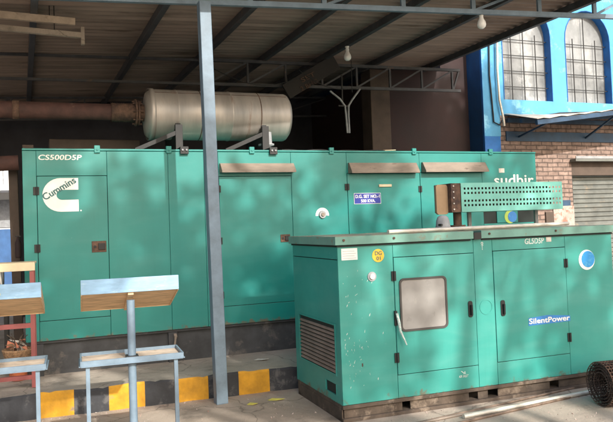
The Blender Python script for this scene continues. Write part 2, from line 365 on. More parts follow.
for i in range(len(edges)-1):
    black = ((i-(len(left)-1)) % 2 == 0)
    # subdivided, slightly uneven front so that the kerb does not look machined
    x0, x1 = edges[i], edges[i+1]; n = 6
    for j in range(n):
        xa, xb = x0+(x1-x0)*j/n, x0+(x1-x0)*(j+1)/n
        fa = .008*math.sin(xa*9.1)+.006*math.sin(xa*23); fb = .008*math.sin(xb*9.1)+.006*math.sin(xb*23)
        ta = .231+.006*math.sin(xa*7+1)-.012*max(0, math.sin(xa*13)-.8)*5; tb = .231+.006*math.sin(xb*7+1)-.012*max(0, math.sin(xb*13)-.8)*5
        mi = 0 if black else 1
        kb.add([(xa,fa,0),(xb,fb,0),(xb,fb+.004,tb-.02),(xa,fa+.004,ta-.02),(xb,fb+.02,tb),(xa,fa+.02,ta),(xb,.16,tb),(xa,.16,ta)], [(0,1,2,3),(3,2,4,5)], mi)
        kb.add([(xb,fb+.02,tb),(xa,fa+.02,ta),(xb,.16,.229),(xa,.16,.229)], [(1,0,2,3)], 2)
o = struct(kb.build('kerb', [KBLK, KYEL, PLINTHM])); o.location = KB.o; o.rotation_euler.z = KB.yaw

# ------------------------------------------------------------------ open shed
SL = .056
shed = thing('open_shed', 'open steel shed with blue grey post, lattice trusses and brown corrugated roof', 'shed', SH.o, SH.yaw)
rz = lambda x: 4.2+SL*x
def corr(x0, x1, y0, y1, name='roof_sheet'):
    mb = MB(); pitch = .15; n = int((y1-y0)/pitch*6); vs = []
    for i in range(n+1):
        y = y0+(y1-y0)*i/n; h = .026*math.sin(2*math.pi*(y-y0)/pitch)
        for x in (x0, x1): vs.append((x, y, rz(x)+.06+h))
        for x in (x0, x1): vs.append((x, y, rz(x)+.064+h))
    fs = []
    for i in range(n):
        a, c = 4*i, 4*i+4; fs += [(a, a+1, c+1, c), (a+2, c+2, c+3, a+3), (a+1, a+3, c+3, c+1), (a, c, c+2, a+2)]
    mb.add(vs, fs, 0, True); return mb.build(name, ROOFM, shed)
corr(-9, 5.47, -.75, 7.4)
def purlin(x):
    m = MB(); z = rz(x)
    m.box(x-.035, x+.035, -.7, 7.3, z-.06, z+.035)
    m.build('purlin', TRUSS, shed, .004)
for x in (5.15, 3.88, 2.77, 1.79, .79, -.2, -1.53, -2.6, -3.7, -4.9): purlin(x)
def truss(y, x0, x1, zb, hgt, step, mt, t=.045, s=SL):
    m = MB(); zb_ = lambda x: zb+s*x
    m.bar((x0, y, zb_(x0)), (x1, y, zb_(x1)), t, t); m.bar((x0, y, zb_(x0)+hgt), (x1, y, zb_(x1)+hgt), t, t)
    x = x0; k = 0
    while x < x1-.05:
        m.bar((x, y, zb_(x)+t/2), (x, y, zb_(x)+hgt-t/2), t*.7)
        xn = min(x+step, x1); a, c = (x, xn) if k % 2 == 0 else (xn, x)
        m.bar((x+.02, y+.002, zb_(x)+t/2), (xn-.02, y+.002, zb_(xn)+hgt-t/2), t*.6)
        x = xn; k += 1
    return m.build('truss', mt, shed)
ft = MB(); ft.bar((-9, .07, 3.97-9*.06), (7.4, .07, 3.97+7.4*.06), .05, .055); ft.bar((-9, .07, 4.36-9*.056), (7.4, .07, 4.36+7.4*.056), .05, .05)
fx = sorted([SH.at(u, 6, .07)[0] for u in (324, 403, 473, 539, 594, 640)]+[SH.at(324, 6, .07)[0]-.84*k for k in range(1, 12)])
for k, x in enumerate(fx):
    ft.box(x-.028, x+.028, .055, .085, 3.97+.06*x+.0275, 4.335+.056*x)
    if k % 2 and k+1 < len(fx): ft.bar((x+.04, .09, 4.0+.06*x), (fx[k+1]-.04, .09, 4.335+.056*fx[k+1]), .035, .03)
ft.build('truss', BLUEGREY, shed)
truss(3.25, .9, 5.4, 3.83, .36, .62, TRUSS, .045, .02)
tb = MB(); tb.bar((-9, 3.25, 3.65), (.88, 3.25, 3.845), .03, .035); tb.bar((-9, 3.25, 3.9), (.88, 3.25, 4.2), .03, .035); tb.build('tie_bar', TRUSS, shed)
truss(6.2, -9, 5.4, 3.78, .38, 1.2, TRUSS, .035, .04)
def post(x, y, top, mt, wd=.118, name='post', lean=0):
    m = MB(); m.bar((x, y, .0), (x+lean, y, top), wd, wd); return m.build(name, mt, shed, .006)
post(.062, .0, 3.95, BLUEGREY, .115, lean=-.05)
post(-4.3, .0, 3.7, BLUEGREY)
post(7.3, .07, 4.3, BLUEGREY)
# stencilled side-face stubs of the diagonal brace with a painted plate
br = MB(); a = SH.at(286, 92, 3.1); c = SH.at(336, 62, 3.1)
br.bar((a[0], 3.1, a[1]), (c[0], 3.1, c[1]), .04, .24); bro = br.build('painted_brace', mat('brace_dark', (.03,.026,.024), .85), shed)
for row, (u0, v0, u1, v1) in enumerate(((303, 80, 313, 74), (302, 89, 316, 81))):
    p = SH.at((u0+u1)/2, (v0+v1)/2, 3.07)
    text(('SET', '2 BHG')[row], p[0]-.13-.03*row, p[0]+.13+.03*row, p[1]-.035, p[1]+.035, 3.065, RUSTY, bro, ang=28)
# battens under the roof at the left
for (q0, q1) in (((-30, 12), (75, 22)), ((-30, 25), (82, 36))):
    pass
# shed back wall, and an unseen left side wall added to darken the interior
W = MB(); bx = lambda u, v, y: SH.at(u, v, y)[0]
YB = 7.0
xa = bx(14, 200, YB); xe = 5.3
def rt(x): return rz(x)+.035
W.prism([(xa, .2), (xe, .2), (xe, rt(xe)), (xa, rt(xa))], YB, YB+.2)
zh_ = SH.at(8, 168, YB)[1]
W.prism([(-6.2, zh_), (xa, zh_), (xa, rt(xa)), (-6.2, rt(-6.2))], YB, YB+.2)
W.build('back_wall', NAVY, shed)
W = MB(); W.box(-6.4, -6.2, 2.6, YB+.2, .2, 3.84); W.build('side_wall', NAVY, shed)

# ------------------------------------------------------------------ blue and brick building at the right
bld = thing('workshop_building', 'sky blue building with two barred arched windows above bare brick and a grey roller shutter', 'building', BK.w(0, 2.6), BK.yaw)
at = lambda u, v, y=2.6: BK.at(u, v, y)
x_c = at(482, 110)[0]
x_w1, x_w1b = at(502, 100)[0], at(553, 100)[0]
x_w2, x_w2b = at(567.5, 102)[0], at(612.5, 102)[0]
zb = 3.90; zt = at(588, 11)[1]
wallD = .30
XR = 16.0
zl = 3.60      # bottom of blue
def arch(x0, x1, z0, z1, k=14):
    r = (x1-x0)/2; cx = (x0+x1)/2; zc = z1-r*1.05
    return [(x0, z0), (x1, z0)]+[(cx+r*math.cos(math.pi*i/k), zc+r*1.05*math.sin(math.pi*i/k)) for i in range(k+1)]
wins = []; sp = (x_w2+x_w2b)/2-(x_w1+x_w1b)/2
ww = x_w2b-x_w2
wins = [(x_w1b-ww, x_w1b), (x_w2, x_w2b), (x_w2+sp, x_w2b+sp), (x_w2+2*sp, x_w2b+2*sp)]
wb = MB(); TOP = 7.2
# wall as strips around arched openings
def strip(x0, x1, z0, z1, mi=0): wb.box(x0, x1, 0, wallD, z0, z1, mi)
xs = x_c
for (a0, a1) in wins:
    strip(xs, a0, zl, TOP); strip(a0, a1, zl, zb); xs = a1
    top = arch(a0, a1, zb, zt)[2:]
    for i in range(len(top)-1):
        (xA, zA), (xB, zB) = top[i], top[i+1]
        wb.prism([(xB, zB), (xA, zA), (xA, TOP), (xB, TOP)], 0, wallD)
strip(xs, XR, zl, TOP)
wb.build('rendered_wall', LBLUE, bld)
s = MB(); s.box(x_c-.008, x_c-.001, .0, 7, 0, TOP); s.build('side_wall', mat('shaded_side_blue', (.008,.06,.17), .7), bld)  # shade of this face is put into the darker blue
s = MB(); s.box(x_c, at(499,110)[0]-.02, -.05, -.001, 3.2, TOP); s.box(x_c-.006, x_c, -.05, 0, 0, TOP, 1); s.box(x_c, at(499,140)[0], -.05, -.001, 0, 3.2, 1); s.build('corner_pilaster', [LBLUE, DBLUE], bld, .004)  # left flank strip takes the deep blue to hold the corner's shade
for (a0, a1) in wins:
    # reveal lining, frame, pane, bars
    out = arch(a0, a1, zb, zt); inn = arch(a0+.035, a1-.035, zb+.03, zt-.035)
    rv = MB(); n = len(out)
    ov = [(x, y, z) for y in (-.012, .24) for x, z in arch(a0+.001, a1-.001, zb+.001, zt-.001)]+[(x, y, z) for y in (-.012, .24) for x, z in arch(a0+.012, a1-.012, zb+.01, zt-.012)]
    fs = []
    for i in range(1, n):
        j = (i+1) % n
        fs += [(i, j, n+j, n+i), (2*n+i, 3*n+i, 3*n+j, 2*n+j), (i, 2*n+i, 2*n+j, j)]
    rv.add(ov, fs); wn = rv.build('window', DBLUE, bld)
    b = MB(); b.add([(x, .16, z) for x, z in out]+[(x, .165, z) for x, z in out], [tuple(range(n)), tuple(range(2*n-1, n-1, -1))]); b.build('pane', PANE, wn)
    gr = MB(); gz = zb+.02; cx = (a0+a1)/2; rr_ = (a1-a0)/2
    for i in range(1, 4):
        x = a0+(a1-a0)*i/4; h = zt-rr_*1.05 + rr_*1.05*math.sqrt(max(0, 1-((x-cx)/rr_)**2))-.02
        if i != 2: h = zt-rr_*1.05+.05
        gr.bar((x, .1, gz), (x, .1, h), .014)
    z = zb+.27
    while z < zt-rr_*1.05+.12: gr.bar((a0+.01, .106, z), (a1-.01, .106, z), .014); z += .30
    gr.build('grille', BLACK, wn)
# brick storey
bk = MB(); SX0 = at(571, 160)[0]; SX1 = SX0+3.2; SZ = at(600, 162)[1]
bk.box(x_c+.01, SX0, .0, .28, .2, zl); bk.box(SX0, XR, .0, .28, SZ, zl); bk.box(SX1, XR, .0, .28, .2, SZ)
bk.build('brick_wall', BRICK, bld)
# plaster band low on the pier
b = MB(); px0 = at(553, 215)[0]; b.box(px0, SX0-.003, -.02, .0-.002, .2, at(560, 206)[1]); b.box(at(545,215)[0], px0-.003, -.03, -.002, .2, at(548,212)[1], 1); b.build('plaster_patch', [PLASTER, PILLAR], bld)
# shutter
sh = MB(); z = SZ; x0, x1 = SX0+.04, SX1-.04
while z > .25:
    sh.add([(x0,.17,z),(x1,.17,z),(x1,.145,z-.03),(x0,.145,z-.03),(x1,.145,z-.07),(x0,.145,z-.07),(x1,.17,z-.088),(x0,.17,z-.088)], [(0,1,2,3),(3,2,4,5),(5,4,6,7)]); z -= .09
sho = sh.build('roller_shutter', SHUTTER, bld)
fr = MB(); fr.box(SX0-.03, SX1+.03, -.16, .0-.003, SZ-.0, SZ+.05); fr.box(SX0-.03, SX1+.03, -.17, -.15, SZ+.05, SZ+.10, 1); fr.box(SX0+.003, SX1-.003, .003, .12, SZ-.26, SZ-.003, 2)
fr.build('shutter_hood', [SHUTTER, GREY, PILLAR], bld, .003)
for xg in (SX0+.002, SX1-.047): gd = MB(); gd.box(xg, xg+.045, .04, .14, .2, SZ-.27); gd.build('shutter_guide', BLACK, bld)
# small blue sign
sg = MB(); a = at(561, 207); c = at(570, 200); sg.box(a[0], c[0], -.012, -.003, a[1], c[1]); sg.build('door_sign', TINBLUE, bld)
# awning
aw = thing('tin_awning', 'thin tin awning with blue steel angles fixed to the brick wall above the shutter', 'awning', bld.location, BK.yaw)
m = MB(); ax0 = at(504,124)[0]
n = 70; vs = []
pA, pB = BK.at(505, 123, 1.7), BK.at(613, 110, 1.7); sA = (pB[1]-pA[1])/(pB[0]-pA[0]); zA = pA[1]+sA*(ax0-pA[0])
for i in range(n+1):
    x = ax0+(XR-ax0)*i/n; h = .012*math.sin(i*2.1)
    zo = min(zA+(x-ax0)*sA, 3.95)
    for (y, z) in ((-.01, 3.62), (-.9, zo)):
        vs.append((x, y, z+h)); vs.append((x, y, z+h+.008))
fs = []
for i in range(n):
    a, c = 4*i, 4*i+4; fs += [(a, c, c+2, a+2), (a+1, a+3, c+3, c+1), (a+2, c+2, c+3, a+3)]
m.add(vs, fs, 0, True); m.build('tin_sheet', [ALU], aw)
for (y, z, kk) in ((-.06, 3.50, 0), (-.85, zA-.05, 1), (-.45, (zA+3.6)/2-.06, .5)):
    m = MB(); xq = ax0+(3.9-zA)/sA; m.bar((ax0+.02, y, z), (xq, y, z+kk*sA*(xq-ax0)), .06, .08); m.bar((xq, y, z+kk*sA*(xq-ax0)), (XR, y, z+kk*sA*(xq-ax0)), .06, .08); m.build('steel_angle', TINBLUE, aw)
m = MB(); m.box(ax0+.02, XR, -.03, -.003, 3.12, 3.30); m.build('wall_band', TINBLUE, aw)
xx = ax0+.3
while xx < XR:
    m = MB(); m.bar((xx, -.03, 3.2), (xx, -.85, min(zA+sA*(xx-ax0), 3.9)-.07), .03); m.build('bracket', TINBLUE, aw); xx += 1.6
# cables on the pilaster
cb = MB(); yq = -.075
pts = [at(u, v, 2.52) for u, v in ((489, 40), (489.5, 75), (492, 100), (494, 122), (500, 125), (503, 119), (530, 118), (560, 113), (600, 112))]
cb.tube([(x, yq, z) for x, z in pts], .014, 8); tag(cb.build('cable', BLACK), 'black cable running down the sky blue pilaster and along the wall', 'cable')
bpy.data.objects['cable'].location = bld.location; bpy.data.objects['cable'].rotation_euler.z = BK.yaw
cb = MB(); pts = [at(u, v, 2.5) for u, v in ((496.5, 40), (497, 70), (499, 100), (503, 118), (504, 126))]
cb.tube([(x, -.11, z) for x, z in pts], .022, 8); c_ = tag(cb.build('drain_pipe', ALU), 'thin pale pipe beside the black cable at the corner of the blue wall', 'pipe'); c_.location = bld.location; c_.rotation_euler.z = BK.yaw
# maroon partition and column inside the shed
pw = thing('partition_wall', 'dark maroon wall with a brown column at the right of the shed interior', 'wall', BK.w(0, 3.0), BK.yaw)
at3 = lambda u, v: BK.at(u, v, 3.0)
xl_ = at3(385,110)[0]; xm_ = 5.62
m = MB(); m.prism([(xl_, .2), (xm_, .2), (xm_, 4.50), (xl_, 4.415)], 0, .15); m.box(xm_, x_c-.01, 0, .15, .2, 7.0); m.box(xl_-.2, xl_-.003, .17, 4.1, .2, 4.36); m.build('wall_panel', MAROON, pw)
m = MB(); m.box(at3(366,110)[0], at3(385,110)[0]-.002, -.2, .16, .2, 4.38); m.build('column', PILLAR, pw, .01)
# low far-left: passage things seen behind the gensets
far = thing('white_house', 'white house with balcony rail and blue lower wall seen through the gap at far left', 'house', (-12.5, 19, 0), .15)
m = MB(); m.box(-5, 5, 0, 6, 1.9, 8); m.box(-5, 5, -.02, 6, 0, 1.9-.002, 1); m.build('wall', [WHITEWALL, mat('house_blue', (.05,.13,.30), .7)], far)
m = MB(); m.box(-5, 5, -1.2, 0-.002, 2.95, 3.1)
m.build('balcony', WHITEWALL, far)
m = MB()
m.box(-5, 5, -1.2, -1.16, 3.9, 3.95)
x = -5
while x <= 5: m.box(x-.015, x+.015, -1.19, -1.165, 3.1, 3.9); x += .16
m.build('balcony_rail', GREY, far)
for x in (-3.5, -.6, 1.6, 3.6):
    m = MB(); m.box(x-.5, x+.5, -.03, -.003, 1.95, 2.75); m.build('window', GREY, far)
pp = thing('brown_timber_post', 'rough brown upright post beside the left end of the long generator', 'post', BK.w(BK.at(18.5, 300, .9)[0], .9, .23), BK.yaw)
m = MB(); m.bar((0,0,0), (-.03,0,2.25), .10, .14); m.build('timber', PILLAR, pp, .01)
m = MB(); m.box(-.08, .07, -.1, .1, .7, .76); m.build('clamp', RUSTY, pp)
q = BK.at(20.3, 258, .6)
gc = thing('red_bottle', 'small dark red extinguisher bottle hanging beside the brown post', 'extinguisher', BK.w(q[0]-.02, .6, q[1]), BK.yaw)
m = MB(); m.lathe([(0,0),(.03,0),(.034,.02),(.034,.17),(.015,.21),(.012,.24),(0,.245)], seg=14); m.build('bottle', MAROON, gc)
m = MB(); m.box(-.03,.03,-.008,.008,.235,.25); m.build('lever', BLACK, gc)
# machine in the gap
q = on_z(8, 345, .23)
mc = thing('grey_pump_set', 'grey motor and pump on a frame behind the cream topped rack', 'machine', BK.w(-2.0, .8, .229), BK.yaw)
m = MB(); m.lathe([(0,-.3),(.15,-.3),(.17,-.26),(.17,.15),(.12,.2),(.12,.25),(0,.25)], c=(0,0,1.02), axis='x', seg=20)
for k in range(14):
    a = k/14*2*math.pi; m.bar((-.24, .172*math.cos(a), 1.02+.172*math.sin(a)), (.13, .172*math.cos(a), 1.02+.172*math.sin(a)), .012, .02)
m.build('motor', GREY, mc)
m = MB(); m.box(-.35,.3,-.22,.22,.78,.84)
for sx in (-.32, .27):
    for sy in (-.19, .19): m.box(sx-.02, sx+.02, sy-.02, sy+.02, 0, .78)
m.build('frame', BLACK, mc)
m = MB(); m.tube([(.1,-.1,1.18),(.16,-.16,1.25),(.2,-.2,1.15),(.24,-.22,.9)], .012, 8); m.build('hose', WHITE, mc)

# ------------------------------------------------------------------ long generator
ba = lambda u, v: BK.at(u, v)
GS = thing('generator_set', 'long dark teal generator enclosure with white model lettering on the plinth behind', 'generator', BK.w(0, 0, .0), BK.yaw)
XL, XRr, Z0, Z1, DEP = -1.52, 5.15, .587, 2.612, 2.0
m = MB(); m.box(XL+.012, XRr-.012, .014, DEP, Z0+.01, Z1-.02); m.build('inner_casing', GASKET, GS)
m = MB()
m.box(XL, XRr, -.012, DEP+.012, Z1-.022, Z1)      # lid
m.build('lid', TEAL, GS, .004)
m = MB(); m.box(XL, XL+.011, .014, DEP, Z0, Z1-.024); m.box(XRr-.011, XRr, .014, DEP, Z0, Z1-.024); m.box(XL+.012, XRr-.012, DEP+.001, DEP+.01, Z0, Z1-.024); m.build('end_panel', TEAL, GS)
G = .0035
def plate(x0, x1, z0, z1, holes=None, name='panel', y0=0.0, y1=.013, mt=TEAL, par=GS):
    m = MB(); m.box(x0+G/2, x1-G/2, y0, y1, z0+G/2, z1-G/2); return m.build(name, mt, par, .002)
zt_ = Z1-.024
c0, c1 = ba(38, 250)[0], ba(109, 250)[0]
dt = ba(70, 175.8)[1]; db = ba(75, 319)[1]
xs = [XL, c0, c1, ba(170,240)[0], ba(206,240)[0], ba(220.5,240)[0], ba(293.5,240)[0], ba(347.8,200)[0], ba(420.8,200)[0], ba(483,200)[0], XRr]
plate(xs[0], xs[1], Z0, zt_); plate(xs[1], xs[2], dt, zt_); plate(xs[1], xs[2], Z0, db)
plate(xs[2], xs[3], Z0, zt_); plate(xs[3], xs[4], Z0, zt_); plate(xs[4], xs[5], Z0, zt_)
dt2 = ba(255,176)[1]; db2 = ba(258,304)[1]
plate(xs[5], xs[6], dt2, zt_); plate(xs[5], xs[6], Z0, db2)
plate(xs[6], xs[7], Z0, zt_)
dt3 = ba(380,173)[1]
for i in (7, 8): plate(xs[i], xs[i+1], dt3, zt_); plate(xs[i], xs[i+1], Z0, db2)
def door(x0, x1, z0, z1, hinge, handle, par=GS, mt=TEAL, hz=(.12,.5,.88), hw=.05, hh=.075, hy=.5):
    """door sheet with hinges and a latch as sub-parts; hinge/handle: 'l' or 'r'"""
    m = MB(); m.box(x0+.004, x1-.004, -.004, .013, z0+.004, z1-.004); d = m.build('door', mt, par, .003)
    for t in hz:
        xh = x0 if hinge == 'l' else x1; z = z0+(z1-z0)*t
        b = MB(); b.box(xh-hw, xh-.004, -.012, -.004, z-hh/2, z+hh/2); b.box(xh+.004, xh+hw*.7, -.012, -.004, z-hh/2, z+hh/2); b.tube([(xh, -.016, z-hh/2), (xh, -.016, z+hh/2)], .011, 8)
        b.build('hinge', BLACK, d, .001)
    return d
def latch(d, x, z, wd=.10, ht=.09):
    b = MB(); b.box(x-wd/2, x+wd/2, -.014, -.004, z-ht/2, z+ht/2); b.build('latch_plate', RUSTY, d, .003)
    b = MB(); b.box(x-wd*.05, x+wd*.42, -.03, -.014, z-ht*.28, z+ht*.3); b.disc(x-wd*.28, z, .015, -.022, -.014, 12); b.build('latch_lever', BLACK, d, .002)
def hz_of(z0, z1, *pts): return [ (ba(*p)[1]-z0)/(z1-z0) for p in pts]
d1 = door(c0, c1, db, dt, 'l', 'r', hz=hz_of(db, dt, (39,191), (39,248.5), (39,307)), hw=.035, hh=.085)
q = ba(100, 246.5); latch(d1, q[0]-.01, q[1], .15, .12)
d2 = door(xs[5], xs[6], db2, dt2, 'l', 'r', hz=hz_of(db2, dt2, (221,189), (221.5,241), (224,295)), hw=.03, hh=.08)
q = ba(287.5, 238); latch(d2, q[0]-.03, q[1], .12, .09)
d3 = door(xs[7], xs[8], db2, dt3, 'l', 'r', hz=hz_of(db2, dt3, (348,187), (348,250)), hw=.035, hh=.08)
d4 = door(xs[8], xs[9], db2, dt3, 'l', 'r', hz=hz_of(db2, dt3, (421,189), (421,250)), hw=.03, hh=.08)
# right end panel with two dark intakes
pa, pb = ba(476, 224)[1], ba(485, 211.5)[1]
i0, i1 = ba(476,217)[0], ba(497,217)[0]; j0 = ba(518,217)[0]
plate(xs[9], XRr, pb, zt_); plate(xs[9], XRr, Z0, pa); plate(i1, j0, pa+.003, pb-.003)
# hoods
for (u0, u1, v0, v1) in ((219.5, 293, 163.5, 173), (348, 415.5, 163, 173.5), (421.5, 484, 162.5, 172.5)):
    a0, a1 = ba(u0, 168)[0], ba(u1, 168)[0]; zh, zl_ = ba((u0+u1)/2, v0)[1], ba((u0+u1)/2, v1)[1]
    m = MB(); y = -.11
    vs = []
    for x in (a0, a1): vs += [(x, -.001, zh), (x, -.03, zh), (x, y, zl_+.02), (x, y, zl_), (x, y+.004, zl_), (x, y+.004, zl_+.018), (x, -.03, zh-.006), (x, -.001, zh-.006)]
    m.add(vs, [(i, (i+1) % 8, 8+(i+1) % 8, 8+i) for i in range(8)]+[tuple(range(8)), tuple(range(15, 7, -1))])
    for x in (a0, a1-.003): m.prism([(-.001, zh), (-.03, zh), (y, zl_+.02), (y, zl_), (-.001, zl_+.005)], x, x+.003, 'x')
    m.build('rain_hood', BEIGE, GS)
# lifting lugs
for u in (97, 168.5, 251.5, 331, 413.5, 490):
    x = ba(u, 149)[0]; m = MB(); m.box(x-.03, x+.03, -.022, .02, Z1-.045, Z1+.035); m.disc(x, Z1-.01, .012, -.03, -.022, 10); m.build('lifting_lug', TEAL, GS, .004)
# base frame
m = MB(); m.box(XL+.05, XRr-.05, .06, DEP-.06, .225, Z0-.03); m.box(XL+.02, XRr-.02, .02, DEP, Z0-.028, Z0+.009)
for x in (-1.4, 0.0, 1.6, 3.2, 4.9): m.box(x-.05, x+.05, .015, .058, .225, Z0-.03)
m.build('base_frame', DARKSKID, GS, .004)
m = MB(); q = BK.at(173, 346)[0]; m.bar((q, -.02, .30), (q+.03, -.02, .52), .02, .012); m.bar((q+.03, -.02, .5), (q+.03, .02, .53), .03); m.build('jack_lever', BEIGE, GS)
# lettering
q0, q1 = ba(38.5, 161), ba(81.5, 154.5); text('CS500D5P', q0[0], q1[0], q0[1]+.012, q1[1]-.005, -.001, WHITE, GS, shear=.12, bold=.045)
# block logo
q0, q1 = ba(42.8, 212.2), ba(79, 178)
lx0, lx1, lz0, lz1 = q0[0], q1[0]-.01, q0[1], q1[1]; cz = (lz0+lz1)/2; rr = (lz1-lz0)/2
ri = rr*.30; cx = lx0+rr*1.02; cxi = cx+.01
outl = [(lx1, lz1)]+[(cx-rr*1.02*math.sin(math.pi*t/16), cz+rr*math.cos(math.pi*t/16)) for t in range(17)]+[(lx1, lz0), (lx1, cz-ri)]+[(cxi-ri*math.sin(math.pi*t/10), cz-ri*math.cos(math.pi*t/10)) for t in range(11)]+[(lx1, cz+ri)]
m = MB(); m.prism(outl, -.006, -.0045); m.disc(lx1+.022, lz0+.008, .008, -.006, -.0045, 8); lg = m.build('logo', WHITE, GS)
q = ba(60, 188.5); text('Cummins', q[0]-.195, q[0]+.175, q[1]-.036, q[1]+.036, -.0075, LOGOINK, lg, ang=31, bold=.05)
# blue plate sign
a0, a1 = ba(354, 204.2), ba(380.3, 192.8)
m = MB(); m.box(a0[0], a1[0], -.009, -.0045, a0[1], a1[1]); m.box(a0[0]+.005, a1[0]-.005, -.0105, -.009, a0[1]+.005, a1[1]-.005, 1); sgn = m.build('name_plate', [WHITE, BLUEINK], GS)
zz = a1[1]-a0[1]; ww_ = a1[0]-a0[0]
text('D.G. SET NO.-1', a0[0]+.02, a1[0]-.02, a0[1]+zz*.55, a0[1]+zz*.84, -.012, WHITE, sgn, bold=.05)
text('500 KVA.', a0[0]+ww_*.25, a1[0]-ww_*.22, a0[1]+zz*.14, a0[1]+zz*.42, -.012, WHITE, sgn, bold=.05)
q0, q1 = ba(378.5, 187), ba(391, 184.3); m = MB(); m.box(q0[0], q1[0], -.02, -.004, q0[1], q1[1]); m.build('pull_strip', CREAM, GS, .003)
# emergency stop ring
q = ba(322.3, 214.5); m = MB(); m.disc(q[0], q[1]-.005, .088, -.003, -.0005, 24, -8, 188, rin=.052); m.build('arc_label', WHITE, GS)
m = MB(); m.disc(q[0], q[1], .045, -.02, -.001, 20, rin=.022); m.disc(q[0], q[1], .022, -.035, -.001, 16, mi=1); m.build('stop_button', [GREY, BEIGE], GS)
q = ba(501.5, 170.5); m = MB(); m.box(q[0]-.045, q[0]+.045, -.003, -.0005, q[1]-.03, q[1]+.03); m.build('paper_label', PAPER, GS)
q0, q1 = ba(494.5, 185.5), ba(533, 174.5); text('sudhir', q0[0], q1[0], q0[1], q1[1], -.002, WHITE, GS, bold=.03, label='white maker lettering partly hidden by the perforated guard')
q = ba(511, 216); m = MB(); m.disc(q[0]-.02, q[1]-.01, .09, -.003, -.0008, 24); m.disc(q[0]+.02, q[1]-.01, .075, -.005, -.0031, 24, mi=1); m.build('globe_emblem', [LIME, SKYBLUE], GS)
for u0, u1, z in ((219.5, 293, None), (348, 415.5, None), (421.5, 484, None)):
    m = MB(); a0, a1 = ba(u0, 164)[0], ba(u1, 164)[0]; zz_ = ba((u0+u1)/2, 164)[1]-.012
    for k in range(5): m.disc(a0+.04+(a1-a0-.08)*k/4, zz_+.004, .007, -.036, -.026, 8)
    m.build('rivet_row', BLACK, GS)
# cable over the lid
m = MB(); pts = []
for i in range(14):
    x = ba(283+8*i, 151)[0]; pts.append((x, .05+.02*math.sin(i), Z1+.008+.006*math.sin(i*1.7)))
m.tube(pts, .008, 6); c_ = tag(m.build('thin_wire', BLACK), 'thin black wire lying along the edge of the long teal lid', 'wire'); c_.location = GS.location; c_.rotation_euler.z = BK.yaw
m = MB(); q0 = BK.at(375, 151, .1)[0]; m.bar((q0, .1, Z1+.012), (q0+.32, .16, Z1+.03), .05, .008); c_ = tag(m.build('wood_strip', CREAM), 'pale strip of wood lying on the long teal lid', 'strip'); c_.location = GS.location; c_.rotation_euler.z = BK.yaw

# ------------------------------------------------------------------ silencer on the roof of the long generator
YS = .6
s0, s1 = BK.at(141.5, 115, YS)[0]+.06, BK.at(289, 116, YS)[0]-.05; zc = 3.105; rs = .305
SLC = thing('exhaust_silencer', 'big stained steel silencer drum lying on brackets above the long generator', 'silencer', BK.w(0, YS, 0), BK.yaw)
prof = [(0, s0-.035), (.16, s0-.03), (.26, s0-.012), (rs-.012, s0+.03), (rs, s0+.055), (rs, s0+.33), (rs+.004, s0+.333), (rs+.004, s0+.345), (rs, s0+.348), (rs, (s0+s1)/2+.1), (rs+.005, (s0+s1)/2+.103), (rs+.005, (s0+s1)/2+.115), (rs, (s0+s1)/2+.118), (rs, s1-.05), (rs-.012, s1-.025), (.26, s1+.0), (.14, s1+.012), (0, s1+.014)]
m = MB(); m.lathe(prof, c=(0,0,zc), axis='x', seg=48); m.build('drum', SILENCER, SLC)
m = MB()
q = BK.at(154, 115, YS-.3)[0]
for k in range(12):
    t0 = R(180+22+k*8); t1 = R(180+22+(k+1)*8)
m.lathe([(rs+.004, q-.03), (rs+.008, q-.03), (rs+.008, q+.03), (rs+.004, q+.03)], c=(0,0,zc), axis='x', seg=48); m.build('strap', SILENCER, SLC)
# inlet flange, bellows
pz = zc+.015; m = MB()
m.lathe([(.11, s0-.14), (.16, s0-.14), (.16, s0-.12), (.11, s0-.12)], c=(0,0,pz), axis='x', seg=28)
m.lathe([(.11, s0-.11), (.15, s0-.11), (.15, s0-.09), (.11, s0-.09)], c=(0,0,pz), axis='x', seg=28)
for k in range(8):
    a = k*math.pi/4; m.tube([(s0-.17, .135*math.cos(a), pz+.135*math.sin(a)), (s0-.06, .135*math.cos(a), pz+.135*math.sin(a))], .011, 6)
m.build('flange', RUSTY, SLC)
m = MB(); pr = []
for i in range(28): pr.append((.105+.012*(i % 2), s0-.14-.012*i*.85))
m.lathe([(.1, s0-.02)]+pr, c=(0,0,pz), axis='x', seg=28); m.build('bellows', RUSTY, SLC)
m = MB(); rn_ = random.Random(2)
for xx in (s0+.62, s1-.42):      # longitudinal and ring weld beads
    m.lathe([(rs+.001, xx-.006), (rs+.006, xx), (rs+.001, xx+.006)], c=(0,0,zc), axis='x', seg=48)
m.tube([(s0+.06, -rs*.64, zc+rs*.765), (s1-.06, -rs*.64, zc+rs*.765)], .005, 6); m.build('weld_seam', RUSTY, SLC)
# two brackets
for u in (178, 264):
    x = BK.at(u, 135, YS-.3)[0]; m = MB()
    m.box(x-.04, x+.045, -.36, -.30, Z1+.0, zc-rs*.55); m.bar((x-.5, -.33, Z1+.02), (x+.0, -.33, Z1+.24), .05, .05)
    m.box(x-.04, x+.045, .30, .36, Z1, zc-rs*.55); m.box(x-.04, x+.045, -.30, .30, Z1+.0, Z1+.07)
    m.box(x-.045, x+.05, -.64, -.615, Z1-.055, Z1+.03); m.box(x-.04, x+.045, -.615, -.3, Z1+.001, Z1+.03)
    for dx in (-.02, .025): m.disc(x+dx, Z1-.01, .012, -.655, -.64, 8, mi=1)
    # saddle block touching the drum
    m.prism([(-.30, Z1+.07), (.30, Z1+.07), (.30, zc-.145), (.18, zc-rs+.04), (.0, zc-rs-.005), (-.18, zc-rs+.04), (-.30, zc-.145)], x-.03, x+.035, 'x')
    m.build('bracket', [BLACK, GREY], SLC, .003)
